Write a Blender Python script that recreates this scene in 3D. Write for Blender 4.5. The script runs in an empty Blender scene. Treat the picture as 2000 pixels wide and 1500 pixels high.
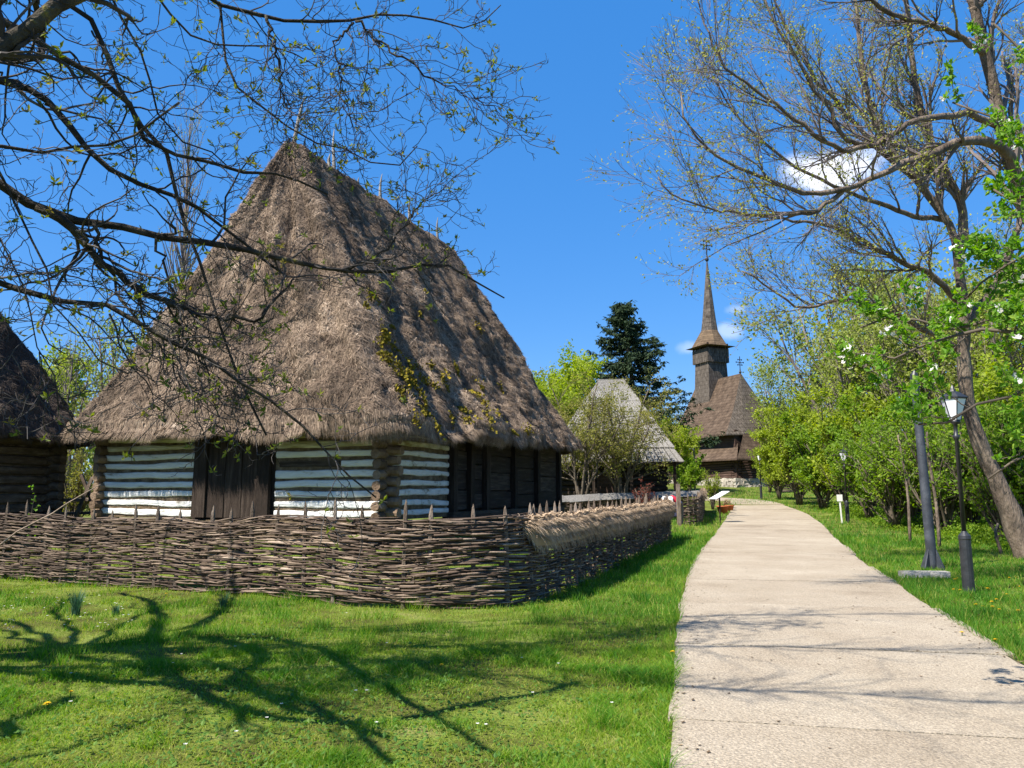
import bpy, math, random
import numpy as np
from mathutils import Vector
SC = bpy.context.scene
COL = SC.collection
rng = np.random.default_rng(7)
random.seed(7)

# ------------------------------------------------------------------ camera, sky, sun, exposure
F, HOR, EYE = 1500.0, 965.0, 1.6          # focal length and horizon row for a 2000 x 1500 frame, eye height
TH = math.atan((HOR-750)/F)
cam_d = bpy.data.cameras.new('camera'); cam = bpy.data.objects.new('camera', cam_d); COL.objects.link(cam)
cam.location = (0, 0, EYE); cam.rotation_euler = (math.pi/2+TH, 0, 0)
cam_d.sensor_width = 36; cam_d.lens = 36*F/2000; cam_d.clip_start = .05; cam_d.clip_end = 3000
SC.camera = cam
SUN_AZ, SUN_EL = math.radians(235), math.radians(52)     # clockwise from +Y
SV = Vector((math.sin(SUN_AZ)*math.cos(SUN_EL), math.cos(SUN_AZ)*math.cos(SUN_EL), math.sin(SUN_EL)))
sd = bpy.data.lights.new('sun', 'SUN'); sd.energy = 5.0; sd.angle = math.radians(.53); sd.color = (1, .94, .84)
sun = bpy.data.objects.new('sun', sd); COL.objects.link(sun); sun.location = (0, 0, 60)
sun.rotation_euler = (-SV).to_track_quat('-Z', 'Y').to_euler()
SC.view_settings.view_transform = 'Standard'; SC.view_settings.look = 'None'
SC.view_settings.exposure = 1.12; SC.view_settings.gamma = 1; SC.view_settings.use_curve_mapping = False

def pix(u, v, y):
    """world point at depth y seen at photo pixel (u, v)"""
    a = (u-1000)/F; b = (750-v)/F
    dy = math.cos(TH)-b*math.sin(TH); dz = math.sin(TH)+b*math.cos(TH)
    return np.array([a*y/dy, y, EYE+dz/dy*y])

wd = bpy.data.worlds.new('World'); SC.world = wd; wd.use_nodes = True
nt = wd.node_tree; N = nt.nodes; L = nt.links
sky = N.new('ShaderNodeTexSky'); sky.sky_type = 'NISHITA'; sky.sun_disc = False
sky.sun_elevation = SUN_EL; sky.sun_rotation = SUN_AZ; sky.air_density = 1.0; sky.dust_density = .2; sky.ozone_density = 3.0
hs = N.new('ShaderNodeHueSaturation'); hs.inputs['Saturation'].default_value = 1.2; hs.inputs['Value'].default_value = 1.15
L.new(sky.outputs[0], hs.inputs['Color'])
tcw = N.new('ShaderNodeTexCoord'); nrm = N.new('ShaderNodeVectorMath'); nrm.operation = 'NORMALIZE'
L.new(tcw.outputs['Generated'], nrm.inputs[0])
nz = N.new('ShaderNodeTexNoise'); nz.inputs['Scale'].default_value = 22; nz.inputs['Detail'].default_value = 6
L.new(nrm.outputs[0], nz.inputs['Vector'])
bl = N.new('ShaderNodeMixRGB'); bl.inputs['Fac'].default_value = .55; L.new(hs.outputs['Color'], bl.inputs['Color1']); bl.inputs['Color2'].default_value = (.20, 1.95, 6.0, 1)
cur = bl.outputs[0]
for (u, v, r, amt) in ((1618, 345, .040, .85), (1440, 605, .010, .22), (1422, 645, .015, .28), (1348, 680, .012, .2), (1700, 300, .03, .3)):
    p = pix(u, v, 50) - np.array([0, 0, EYE]); p = p/np.linalg.norm(p)
    sb = N.new('ShaderNodeVectorMath'); sb.operation = 'SUBTRACT'; sb.inputs[1].default_value = tuple(p)
    L.new(nrm.outputs[0], sb.inputs[0])
    ml = N.new('ShaderNodeVectorMath'); ml.operation = 'MULTIPLY'; ml.inputs[1].default_value = (1, 1, 1.7); L.new(sb.outputs[0], ml.inputs[0])
    ln = N.new('ShaderNodeVectorMath'); ln.operation = 'LENGTH'; L.new(ml.outputs[0], ln.inputs[0])
    ma = N.new('ShaderNodeMath'); ma.operation = 'MULTIPLY_ADD'; ma.inputs[1].default_value = -r*3.0; L.new(nz.outputs[0], ma.inputs[0]); L.new(ln.outputs['Value'], ma.inputs[2])
    mr = N.new('ShaderNodeMapRange'); mr.interpolation_type = 'SMOOTHSTEP'
    mr.inputs['From Min'].default_value = -r*1.25; mr.inputs['From Max'].default_value = r*.05
    mr.inputs['To Min'].default_value = amt; mr.inputs['To Max'].default_value = 0; L.new(ma.outputs[0], mr.inputs['Value'])
    mx = N.new('ShaderNodeMixRGB'); L.new(mr.outputs[0], mx.inputs['Fac']); L.new(cur, mx.inputs['Color1']); mx.inputs['Color2'].default_value = (9.5, 9.6, 10, 1)
    cur = mx.outputs[0]
bg = N['Background']; L.new(cur, bg.inputs['Color']); bg.inputs['Strength'].default_value = .075

# ------------------------------------------------------------------ numeric helpers
def sstep(a, b, x):
    t = np.clip((np.asarray(x, float)-a)/(b-a), 0, 1); return t*t*(3-2*t)
def _hash(i, j, k):
    h = (i*374761393+j*668265263+k*2147483647) & 0xffffffff
    h = ((h ^ (h >> 13))*1274126177) & 0xffffffff
    return ((h ^ (h >> 16)) & 0xffff)/65535.0
def vnoise(P):
    """value noise in [-1, 1] at points (..., 3)"""
    P = np.asarray(P, float); I = np.floor(P).astype(np.int64); f = P-I; f = f*f*(3-2*f)
    r = 0
    for a in (0, 1):
        for b in (0, 1):
            for c in (0, 1):
                w = (f[..., 0] if a else 1-f[..., 0])*(f[..., 1] if b else 1-f[..., 1])*(f[..., 2] if c else 1-f[..., 2])
                r = r+w*_hash(I[..., 0]+a, I[..., 1]+b, I[..., 2]+c)
    return r*2-1
def unit(v):
    v = np.asarray(v, float); return v/np.maximum(np.linalg.norm(v, axis=-1, keepdims=True), 1e-9)
def spline(pts, n):
    """smooth curve through pts, n samples evenly spaced by length"""
    P = np.asarray(pts, float); h = np.maximum(np.linalg.norm(np.diff(P, axis=0), axis=1), 1e-6)[:, None]; sl = np.diff(P, axis=0)/h
    m = np.vstack([sl[:1], (sl[:-1]*h[1:]+sl[1:]*h[:-1])/(h[1:]+h[:-1]), sl[-1:]]); out = []
    for i in range(len(P)-1):
        for t in np.linspace(0, 1, 12, endpoint=False):
            out.append((2*t**3-3*t*t+1)*P[i]+(t**3-2*t*t+t)*h[i]*m[i]+(3*t*t-2*t**3)*P[i+1]+(t**3-t*t)*h[i]*m[i+1])
    out.append(P[-1]); out = np.array(out)
    s = np.r_[0, np.cumsum(np.linalg.norm(np.diff(out, axis=0), axis=1))]
    q = np.linspace(0, s[-1], n)
    return np.stack([np.interp(q, s, out[:, k]) for k in range(out.shape[1])], 1)

# fence line (plan), the ground follows it
FENCE = spline([(-14, 17.2), (-9.8, 15.07), (-6.73, 13.84), (-4.04, 12.48), (-1.9, 11.35), (-.75, 11.1), (.02, 11.4), (.42, 12.1), (.9, 13.3), (2.25, 17.3), (5.35, 26.4)], 240)
FS = np.r_[0, np.cumsum(np.linalg.norm(np.diff(FENCE, axis=0), axis=1))]
_SEG = np.vstack([FENCE[::6], [[5.35, 26.4], [9, 37]]])
def inside(x, y):
    """signed distance to the fence line, positive in the yard"""
    x = np.asarray(x, float); y = np.asarray(y, float)
    best = np.full(x.shape, 1e9); sg = np.zeros(x.shape)
    for a, b in zip(_SEG[:-1], _SEG[1:]):
        d = b-a; t = np.clip(((x-a[0])*d[0]+(y-a[1])*d[1])/(d@d), 0, 1)
        ex = x-a[0]-t*d[0]; ey = y-a[1]-t*d[1]; q = np.hypot(ex, ey)
        s = np.sign(d[0]*(y-a[1])-d[1]*(x-a[0])); m = q < best
        best = np.where(m, q, best); sg = np.where(m, s, sg)
    return best*sg
PATHN = [None, None]
def rise(y):
    y = np.asarray(y, float); q = np.clip(y-15, 0, 33)
    r = .00075*q*q+np.clip(y-48, 0, 40)*.0495
    return r
def G(x, y):
    x = np.asarray(x, float); y = np.asarray(y, float)
    z = rise(y)+.55*sstep(.1, 3.2, inside(x, y))*(1-sstep(25, 33, y))
    z = z-.05*np.clip(x-13-np.clip(y-20, 0, 40)*.35, 0, 14)
    P = np.stack([x*.5, y*.5, x*0], -1)
    m = 1.0
    if PATHN[0] is not None: m = sstep(0, .8, np.maximum(PATHN[0](y)-x, x-PATHN[1](y)))
    return z+(.03*vnoise(P)+.014*vnoise(P*4.1))*m
def gz(x, y): return float(G(np.array([x]), np.array([y]))[0])
def gp(u, v):
    """ground point under photo pixel (u, v)"""
    lo, hi = 2.0, 140.0
    ys = np.geomspace(lo, hi, 1500); P = np.array([pix(u, v, y) for y in ys])
    d = P[:, 2]-rise(ys); k = np.argmax(d < 0)
    return P[k] if d[k] < 0 else P[-1]

# ------------------------------------------------------------------ mesh builder
class MB:
    def __init__(s): s.v = []; s.f = {3: [], 4: []}; s.ng = []; s.a = []; s.n = 0
    def add(s, V, Fc, val=.5):
        V = np.asarray(V, float).reshape(-1, 3); n0 = s.n
        s.v.append(V); s.n += len(V)
        s.a.append(np.broadcast_to(np.asarray(val, float), (len(V),)))
        if isinstance(Fc, np.ndarray): s.f[Fc.shape[1]].append(Fc+n0)
        else:
            for f in Fc:
                if len(f) in (3, 4): s.f[len(f)].append(np.array([f])+n0)
                else: s.ng.append([i+n0 for i in f])
        return s
    def mesh(s, name, smooth=False):
        V = np.vstack(s.v); me = bpy.data.meshes.new(name)
        loops, starts = [], []; c = 0
        for k in (3, 4):
            if s.f[k]:
                A = np.vstack(s.f[k]).astype(np.int32); loops.append(A.ravel()); starts.append(c+np.arange(len(A))*k); c += A.size
        for g in s.ng: loops.append(np.array(g, np.int32)); starts.append(np.array([c])); c += len(g)
        lp = np.concatenate(loops).astype(np.int32); st = np.concatenate(starts).astype(np.int32)
        me.vertices.add(len(V)); me.vertices.foreach_set('co', V.astype(np.float32).ravel())
        me.loops.add(len(lp)); me.loops.foreach_set('vertex_index', lp)
        me.polygons.add(len(st)); me.polygons.foreach_set('loop_start', st)
        at = me.attributes.new('v', 'FLOAT', 'POINT'); at.data.foreach_set('value', np.concatenate(s.a).astype(np.float32))
        me.update(calc_edges=True); me.validate()
        me.polygons.foreach_set('use_smooth', np.full(len(me.polygons), bool(smooth)))
        return me
    def build(s, name, mat, parent=None, smooth=False, kind=None, label=None, off=None):
        if off is not None: s.v = [v-np.asarray(off) for v in s.v]
        o = bpy.data.objects.new(name, s.mesh(name, smooth)); COL.objects.link(o); o.data.materials.append(mat)
        if parent is not None: o.parent = parent
        if kind: o['kind'] = kind
        if label: o['label'] = label
        return o
def tag(o, label=None, cat=None, group=None, kind=None):
    if label: o['label'] = label
    if cat: o['category'] = cat
    if group: o['group'] = group
    if kind: o['kind'] = kind
    return o
def thing(name, label, cat, loc=(0, 0, 0), rz=0, group=None):
    o = bpy.data.objects.new(name, None); COL.objects.link(o); o.location = tuple(loc); o.rotation_euler = (0, 0, rz)
    o.empty_display_size = .1
    return tag(o, label, cat, group)
def dup(root, loc, rz, label=None, scale=None):
    def cp(o, par):
        c = o.copy(); COL.objects.link(c)
        if par is not None: c.parent = par
        for ch in list(o.children): cp(ch, c)
        return c
    r = cp(root, None); r.location = tuple(loc); r.rotation_euler = (0, 0, rz)
    if scale is not None: r.scale = scale if hasattr(scale, '__len__') else (scale,)*3
    if label: r['label'] = label
    return r

BOXF = np.array([[0, 3, 2, 1], [4, 5, 6, 7], [0, 1, 5, 4], [1, 2, 6, 5], [2, 3, 7, 6], [3, 0, 4, 7]])
def box(mb, c, s, val=.5, top=1.0, jit=0, rz=0):
    x, y, z = np.array(s)/2.0
    V = np.array([[-x, -y, -z], [x, -y, -z], [x, y, -z], [-x, y, -z], [-x*top, -y*top, z], [x*top, -y*top, z], [x*top, y*top, z], [-x*top, y*top, z]])
    if jit: V = V+rng.normal(0, jit, V.shape)
    if rz: c_, s_ = math.cos(rz), math.sin(rz); V = V@np.array([[c_, s_, 0], [-s_, c_, 0], [0, 0, 1]])
    return mb.add(V+np.array(c), BOXF, val)
def frames(P):
    T = np.gradient(P, axis=-2); T = unit(T)
    ref = np.where(np.abs(T[..., 0:1, 2:3]) > .85, np.array([1., 0.1, 0]), np.array([0.08, 0.05, 1.]))
    A = unit(np.cross(T, np.broadcast_to(ref, T.shape))); B = np.cross(T, A)
    return T, A, B
def tubes(mb, P, R, sides=4, val=.5, caps=True):
    """batch of tubes: P (T, N, 3), R (T, N)"""
    P = np.asarray(P, float); R = np.asarray(R, float)
    if P.ndim == 2: P = P[None]; R = R[None]
    T_, N_, _ = P.shape; _, A, B = frames(P)
    an = np.arange(sides)*2*math.pi/sides
    V = P[:, :, None]+R[:, :, None, None]*(np.cos(an)[None, None, :, None]*A[:, :, None]+np.sin(an)[None, None, :, None]*B[:, :, None])
    i = np.arange(N_-1)[:, None]; j = np.arange(sides)[None]
    q = np.stack([i*sides+j, i*sides+(j+1) % sides, (i+1)*sides+(j+1) % sides, (i+1)*sides+j], -1).reshape(-1, 4)
    Q = (q[None]+(np.arange(T_)*N_*sides)[:, None, None]).reshape(-1, 4)
    val = np.asarray(val, float)
    if val.ndim == 1: val = np.repeat(val, N_*sides)
    mb.add(V.reshape(-1, 3), Q, val)
    if caps:
        base = mb.n-T_*N_*sides
        if sides in (3, 4):
            for e in (0, N_-1):
                c = base+(np.arange(T_)*N_*sides)[:, None]+e*sides+np.arange(sides)[None]
                mb.f[sides].append(c if e else c[:, ::-1])
        else:
            for t in range(T_):
                for e in (0, N_-1):
                    c = [base+t*N_*sides+e*sides+k for k in range(sides)]
                    mb.ng.append(c if e else c[::-1])
    return mb
def lathe(mb, prof, sides=12, c=(0, 0, 0), val=.5, rot0=0):
    prof = np.array(prof, float); an = rot0+np.arange(sides)*2*math.pi/sides
    V = np.stack([prof[:, None, 0]*np.cos(an), prof[:, None, 0]*np.sin(an), np.repeat(prof[:, 1:2], sides, 1)], -1)+np.array(c)
    i = np.arange(len(prof)-1)[:, None]; j = np.arange(sides)[None]
    q = np.stack([i*sides+j, i*sides+(j+1) % sides, (i+1)*sides+(j+1) % sides, (i+1)*sides+j], -1).reshape(-1, 4)
    mb.add(V.reshape(-1, 3), q, val); b = mb.n-len(prof)*sides
    mb.ng.append([b+k for k in range(sides)][::-1]); mb.ng.append([b+(len(prof)-1)*sides+k for k in range(sides)])
    return mb
def quads(mb, P, D, Wd, ln, wd, val, fold=0.0, tip=.5):
    """leaf rhombs: base P, direction D, side Wd"""
    ln = np.asarray(ln)[:, None]; wd = np.asarray(wd)[:, None]
    n = len(P); V = np.empty((n, 4, 3))
    Nn = np.cross(D, Wd)
    V[:, 0] = P; V[:, 2] = P+D*ln
    V[:, 1] = P+D*ln*tip+Wd*wd/2+Nn*wd*fold; V[:, 3] = P+D*ln*tip-Wd*wd/2+Nn*wd*fold
    mb.add(V.reshape(-1, 3), np.arange(n*4).reshape(-1, 4), np.repeat(val, 4))
def rdir(n): return unit(rng.normal(size=(n, 3)))
def leaves_at(mb, P, size, val0=.5, vs=.25, up=.3, spread=.0, ratio=.6, fold=.15):
    n = len(P); D = unit(rdir(n)+np.array([0, 0, up])); W = unit(np.cross(D, rdir(n)))
    s = size*rng.uniform(.6, 1.3, n)
    P = P+rng.normal(0, spread, P.shape) if spread else P
    quads(mb, P, D, W, s, s*ratio, np.clip(val0+rng.normal(0, vs, n), 0, 1), fold)
def grow(P, R, nch, lo, hi, ang, npts=6, rr=.5, t0=.2, t1=1., up=0., wig=.15, taper=.3, rmin=.002, prop=True):
    """children branches of every branch in P"""
    T_, N_, _ = P.shape
    par = np.repeat(np.arange(T_), nch); n = len(par)
    t = rng.uniform(t0, t1, n); x = t*(N_-1); i = np.minimum(x.astype(int), N_-2); f = (x-i)[:, None]
    p = P[par, i]*(1-f)+P[par, i+1]*f; tg = unit(P[par, i+1]-P[par, i])
    r = R[par, i]*(1-f[:, 0])+R[par, i+1]*f[:, 0]
    q = rdir(n); q = unit(q-tg*np.sum(q*tg, 1, keepdims=True))
    a = rng.normal(ang, ang*.25, n)[:, None]
    d = unit(np.cos(a)*tg+np.sin(a)*q+np.array([0, 0, up]))
    ln = rng.uniform(lo, hi, n)*((1.15-.55*t) if prop else 1)
    out = np.empty((n, npts, 3)); out[:, 0] = p; st = (ln/(npts-1))[:, None]
    for k in range(1, npts):
        out[:, k] = out[:, k-1]+d*st
        d = unit(d+rng.normal(0, wig, (n, 3))+np.array([0, 0, up*.3]))
    r0 = np.maximum(np.minimum(r*rr, r*.9), rmin)
    rad = np.maximum(r0[:, None]*np.linspace(1, taper, npts)[None], rmin*.8)
    return out, rad
def along(P, n, t0=.3):
    """n random points on every branch"""
    T_, N_, _ = P.shape; par = np.repeat(np.arange(T_), n)
    x = rng.uniform(t0, 1, len(par))*(N_-1); i = np.minimum(x.astype(int), N_-2); f = (x-i)[:, None]
    return P[par, i]*(1-f)+P[par, i+1]*f

# ------------------------------------------------------------------ materials
def mat(name, stops, scale=4., detail=5., rough=.85, bump=.3, bscale=None, stretch=(1, 1, 1), attr=0., rnd=0., spec=.2, space='Object', nmix=1.):
    m = bpy.data.materials.new(name); m.use_nodes = True; t = m.node_tree; n = t.nodes; l = t.links
    b = n['Principled BSDF']; b.inputs['Roughness'].default_value = rough; b.inputs['Specular IOR Level'].default_value = spec
    tc = n.new('ShaderNodeTexCoord'); mp = n.new('ShaderNodeMapping'); mp.inputs['Scale'].default_value = stretch
    l.new(tc.outputs[space], mp.inputs['Vector'])
    oi = n.new('ShaderNodeObjectInfo')
    ad = n.new('ShaderNodeVectorMath'); ad.operation = 'ADD'; l.new(mp.outputs[0], ad.inputs[0])
    cb = n.new('ShaderNodeCombineXYZ'); mu = n.new('ShaderNodeMath'); mu.operation = 'MULTIPLY'; mu.inputs[1].default_value = 37.
    l.new(oi.outputs['Random'], mu.inputs[0]); l.new(mu.outputs[0], cb.inputs[0]); l.new(mu.outputs[0], cb.inputs[2]); l.new(cb.outputs[0], ad.inputs[1])
    nz = n.new('ShaderNodeTexNoise'); nz.inputs['Scale'].default_value = scale; nz.inputs['Detail'].default_value = detail; nz.inputs['Roughness'].default_value = .62
    l.new(ad.outputs[0], nz.inputs['Vector'])
    fac = nz.outputs['Fac']
    st = n.new('ShaderNodeMapRange'); st.inputs['From Min'].default_value = .28; st.inputs['From Max'].default_value = .72
    st.inputs['To Min'].default_value = .5-.5*nmix; st.inputs['To Max'].default_value = .5+.5*nmix; l.new(fac, st.inputs['Value']); fac = st.outputs[0]
    if attr:
        at = n.new('ShaderNodeAttribute'); at.attribute_name = 'v'
        mm = n.new('ShaderNodeMix'); mm.inputs[0].default_value = attr; l.new(fac, mm.inputs[2]); l.new(at.outputs['Fac'], mm.inputs[3]); fac = mm.outputs[0]
    if rnd:
        mm = n.new('ShaderNodeMix'); mm.inputs[0].default_value = rnd; l.new(fac, mm.inputs[2]); l.new(oi.outputs['Random'], mm.inputs[3]); fac = mm.outputs[0]
    cr = n.new('ShaderNodeValToRGB'); e = cr.color_ramp.elements
    while len(e) < len(stops): e.new(.5)
    for k, (ps, c) in enumerate(stops): e[k].position = ps; e[k].color = (*c, 1)
    l.new(fac, cr.inputs[0]); l.new(cr.outputs[0], b.inputs['Base Color'])
    if bump:
        n2 = n.new('ShaderNodeTexNoise'); n2.inputs['Scale'].default_value = bscale or scale*3; n2.inputs['Detail'].default_value = 6
        l.new(ad.outputs[0], n2.inputs['Vector']); bp = n.new('ShaderNodeBump'); bp.inputs['Strength'].default_value = bump; bp.inputs['Distance'].default_value = .05
        l.new(n2.outputs['Fac'], bp.inputs['Height']); l.new(bp.outputs[0], b.inputs['Normal'])
    return m
def leafmat(name, stops, trans=.45, attr=.8, rough=.6):
    m = mat(name, stops, scale=.7, bump=0, rough=rough, attr=attr, spec=.25)
    t = m.node_tree; n = t.nodes; l = t.links; b = n['Principled BSDF']; cr = [x for x in n if x.type == 'VALTORGB'][0]
    tr = n.new('ShaderNodeBsdfTranslucent'); hv = n.new('ShaderNodeHueSaturation'); hv.inputs['Value'].default_value = 1.5; hv.inputs['Saturation'].default_value = 1.15
    l.new(cr.outputs[0], hv.inputs['Color']); l.new(hv.outputs[0], tr.inputs['Color'])
    mx = n.new('ShaderNodeMixShader'); mx.inputs[0].default_value = trans; l.new(b.outputs[0], mx.inputs[1]); l.new(tr.outputs[0], mx.inputs[2])
    l.new(mx.outputs[0], n['Material Output'].inputs['Surface'])
    return m
def speckle(m, scale, amt):
    t = m.node_tree; n = t.nodes; l = t.links; cr = [x for x in n if x.type == 'VALTORGB'][0]; b = n['Principled BSDF']; tc = [x for x in n if x.type == 'TEX_COORD'][0]
    v = n.new('ShaderNodeTexVoronoi'); v.inputs['Scale'].default_value = scale; l.new(tc.outputs['Object'], v.inputs['Vector'])
    r = n.new('ShaderNodeMapRange'); r.inputs['To Min'].default_value = 1-amt; r.inputs['To Max'].default_value = 1+amt*.7; sx = n.new('ShaderNodeSeparateColor'); l.new(v.outputs['Color'], sx.inputs[0]); l.new(sx.outputs[0], r.inputs['Value'])
    mx = n.new('ShaderNodeVectorMath'); mx.operation = 'SCALE'; l.new(cr.outputs[0], mx.inputs[0]); l.new(r.outputs[0], mx.inputs['Scale']); l.new(mx.outputs[0], b.inputs['Base Color'])
M = {}
M['ground'] = mat('ground', [(0, (.05, .038, .02)), (.4, (.09, .10, .022)), (.65, (.13, .17, .03)), (1, (.2, .18, .07))], scale=1.3, detail=9, rough=1, bump=.8, bscale=25, spec=.05)
M['grass'] = leafmat('grass', [(0, (.030, .125, .008)), (.35, (.085, .22, .012)), (.66, (.23, .315, .026)), (1, (.40, .35, .11))], trans=.42)
M['weed'] = leafmat('weed', [(0, (.04, .13, .015)), (1, (.17, .27, .05))])
M['concrete'] = mat('concrete', [(0, (.19, .15, .107)), (.35, (.31, .256, .19)), (.7, (.355, .30, .228)), (1, (.42, .36, .28))], scale=.75, detail=15, rough=.95, bump=.5, bscale=45, rnd=.28, spec=.1)
speckle(M['concrete'], 85, .30)
M['joint'] = mat('joint', [(0, (.03, .025, .015)), (1, (.08, .085, .03))], scale=8, rough=1)
M['thatch'] = mat('thatch', [(0, (.03, .022, .017)), (.5, (.10, .07, .052)), (1, (.2, .145, .105))], scale=2.5, detail=10, rough=1, bump=1., bscale=22, spec=.05)
M['straw'] = mat('straw', [(0, (.036, .028, .022)), (.4, (.17, .124, .09)), (.7, (.37, .275, .195)), (1, (.58, .48, .375))], scale=.9, bump=0, rough=.9, attr=.62, spec=.1)
M['straw_shaded'] = mat('straw_shaded', [(0, (.03, .024, .02)), (.6, (.075, .058, .047)), (1, (.15, .12, .095))], scale=.9, bump=0, rough=.9, attr=.6, spec=.1)  # darker straw and thatch: shade on the left cabin roof painted in
M['thatch_shaded'] = mat('thatch_shaded', [(0, (.03, .024, .02)), (1, (.09, .07, .055))], scale=2.5, detail=10, rough=1, bump=1., bscale=22, spec=.05)
M['hay'] = mat('hay', [(0, (.14, .095, .06)), (.5, (.36, .26, .175)), (1, (.56, .44, .31))], scale=1.2, bump=0, rough=.85, attr=.65, spec=.15)
M['moss'] = mat('moss', [(0, (.05, .045, .012)), (.5, (.16, .135, .02)), (1, (.36, .26, .03))], scale=6, bump=0, rough=1, attr=.6, spec=.05)
M['white'] = mat('whitewash', [(0, (.16, .125, .085)), (.14, (.40, .37, .31)), (.3, (.64, .64, .61)), (1, (.80, .80, .78))], scale=3.0, detail=9, rough=.9, bump=.5, bscale=14, stretch=(.5, 1, 2), spec=.1)
M['white_bounce'] = mat('whitewash_worn_bounce', [(0, (.16, .12, .06)), (.35, (.36, .32, .20)), (.75, (.62, .6, .5)), (1, (.76, .75, .68))], scale=2.4, detail=9, rough=.9, bump=.5, bscale=14, stretch=(.4, 1, 2.5), spec=.1)  # dirty whitewash, with yellow bounce light off the thatch painted into the colour
M['clay'] = mat('clay', [(0, (.05, .035, .02)), (.6, (.15, .11, .07)), (1, (.24, .19, .13))], scale=5, detail=8, rough=1, bump=.8, spec=.05)
M['log'] = mat('log', [(0, (.05, .034, .022)), (.5, (.12, .085, .058)), (1, (.24, .18, .125))], scale=3, detail=8, rough=.9, bump=.6, bscale=18, stretch=(1, 1, 3), rnd=.25)
M['logend'] = mat('log_end', [(0, (.06, .04, .026)), (.5, (.17, .115, .075)), (1, (.36, .26, .18))], scale=4, detail=8, rough=.9, bump=.6, bscale=22, rnd=.4)
M['darkwood'] = mat('dark_wood', [(0, (.012, .009, .007)), (.55, (.035, .024, .018)), (1, (.085, .064, .05))], scale=2.2, detail=9, rough=.85, bump=.5, bscale=16, stretch=(6, 6, .6), rnd=.3)
M['darkwood_h'] = mat('dark_wood_lying', [(0, (.014, .010, .008)), (.55, (.042, .031, .024)), (1, (.12, .095, .075))], scale=2.2, detail=9, rough=.85, bump=.5, bscale=16, stretch=(.6, .6, 6), rnd=.35)
M['stake'] = mat('stake_wood', [(0, (.05, .037, .028)), (.5, (.16, .12, .09)), (1, (.33, .27, .22))], scale=3, detail=8, rough=.9, bump=.5, bscale=25, stretch=(4, 4, 1), rnd=.35)
M['rod'] = mat('rod_bark', [(0, (.022, .014, .010)), (.4, (.09, .06, .042)), (.72, (.25, .185, .135)), (1, (.46, .37, .29))], scale=3.5, detail=6, rough=.75, bump=.25, bscale=40, rnd=.55, spec=.3)
M['rod_many'] = mat('rod_bark_far', [(0, (.022, .014, .010)), (.5, (.085, .057, .04)), (1, (.26, .195, .14))], scale=3.5, rough=.75, bump=0, attr=.6, spec=.3)
M['silver'] = mat('silver_wood', [(0, (.075, .068, .06)), (.5, (.21, .195, .175)), (1, (.38, .36, .325))], scale=4, detail=9, rough=.8, bump=.4, bscale=30, stretch=(6, 6, .8), rnd=.15)
M['bark'] = mat('walnut_bark', [(0, (.016, .013, .010)), (.5, (.045, .037, .028)), (.8, (.085, .072, .05)), (1, (.22, .18, .03))], scale=5, detail=8, rough=.9, bump=.7, bscale=40, spec=.15)
M['twig'] = mat('twig_bark', [(0, (.014, .011, .010)), (.65, (.04, .033, .029)), (1, (.2, .18, .165))], scale=3, bump=0, rough=.7, attr=.5, spec=.35)
M['elm'] = mat('elm_bark', [(0, (.06, .045, .035)), (.5, (.155, .12, .092)), (.85, (.24, .19, .145)), (1, (.22, .24, .08))], scale=4, detail=9, rough=.95, bump=1., bscale=20, stretch=(1, 1, .35), spec=.1)
M['elmtwig'] = mat('elm_twig', [(0, (.075, .06, .055)), (1, (.25, .205, .185))], scale=2, bump=0, rough=.8, attr=.5, spec=.2)
M['shrubwood'] = mat('shrub_wood', [(0, (.045, .035, .025)), (1, (.16, .13, .1))], scale=3, bump=0, rough=.9, attr=.4)
M['bud'] = leafmat('young_leaf', [(0, (.10, .13, .02)), (.6, (.17, .20, .03)), (1, (.28, .20, .05))])
M['elmleaf'] = leafmat('elm_leaf', [(0, (.19, .22, .03)), (.6, (.33, .34, .06)), (1, (.42, .39, .12))])
M['apple'] = leafmat('apple_leaf', [(0, (.06, .17, .015)), (.5, (.14, .28, .025)), (1, (.25, .36, .05))], trans=.5)
M['petal'] = leafmat('petal', [(0, (.62, .45, .48)), (.4, (.75, .7, .68)), (1, (.82, .8, .78))], trans=.3)
M['shrub'] = leafmat('shrub_leaf', [(0, (.06, .135, .010)), (.5, (.165, .27, .02)), (1, (.31, .38, .04))], trans=.5)
M['shrub_y'] = leafmat('shrub_leaf_yellow', [(0, (.14, .21, .018)), (.5, (.26, .33, .028)), (1, (.38, .41, .06))], trans=.5)
M['olive'] = leafmat('olive_leaf', [(0, (.11, .125, .022)), (.5, (.22, .215, .045)), (1, (.33, .29, .09))], trans=.4)
M['wood_leaf'] = leafmat('wood_leaf', [(0, (.12, .17, .022)), (.5, (.24, .29, .05)), (1, (.36, .36, .12))], trans=.4)
M['spruce'] = leafmat('spruce_needles', [(0, (.010, .024, .012)), (.6, (.028, .05, .02)), (1, (.06, .085, .03))], trans=.1, rough=.8)
M['iron'] = mat('black_iron', [(0, (.012, .013, .015)), (1, (.03, .032, .036))], scale=6, rough=.45, bump=.1, spec=.5)
M['pole'] = mat('grey_paint', [(0, (.022, .025, .032)), (.6, (.045, .051, .064)), (1, (.08, .088, .104))], scale=4, rough=.55, bump=.15, bscale=40, spec=.45)
M['glass'] = mat('milk_glass', [(0, (.68, .7, .74)), (1, (.8, .82, .85))], scale=2, rough=.25, bump=0, spec=.5)
M['signwhite'] = mat('white_board', [(0, (.66, .65, .62)), (1, (.82, .81, .78))], scale=5, rough=.5, bump=0, spec=.4)
M['terra'] = mat('terracotta', [(0, (.26, .075, .028)), (1, (.42, .135, .05))], scale=6, rough=.8, bump=.2)
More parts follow.
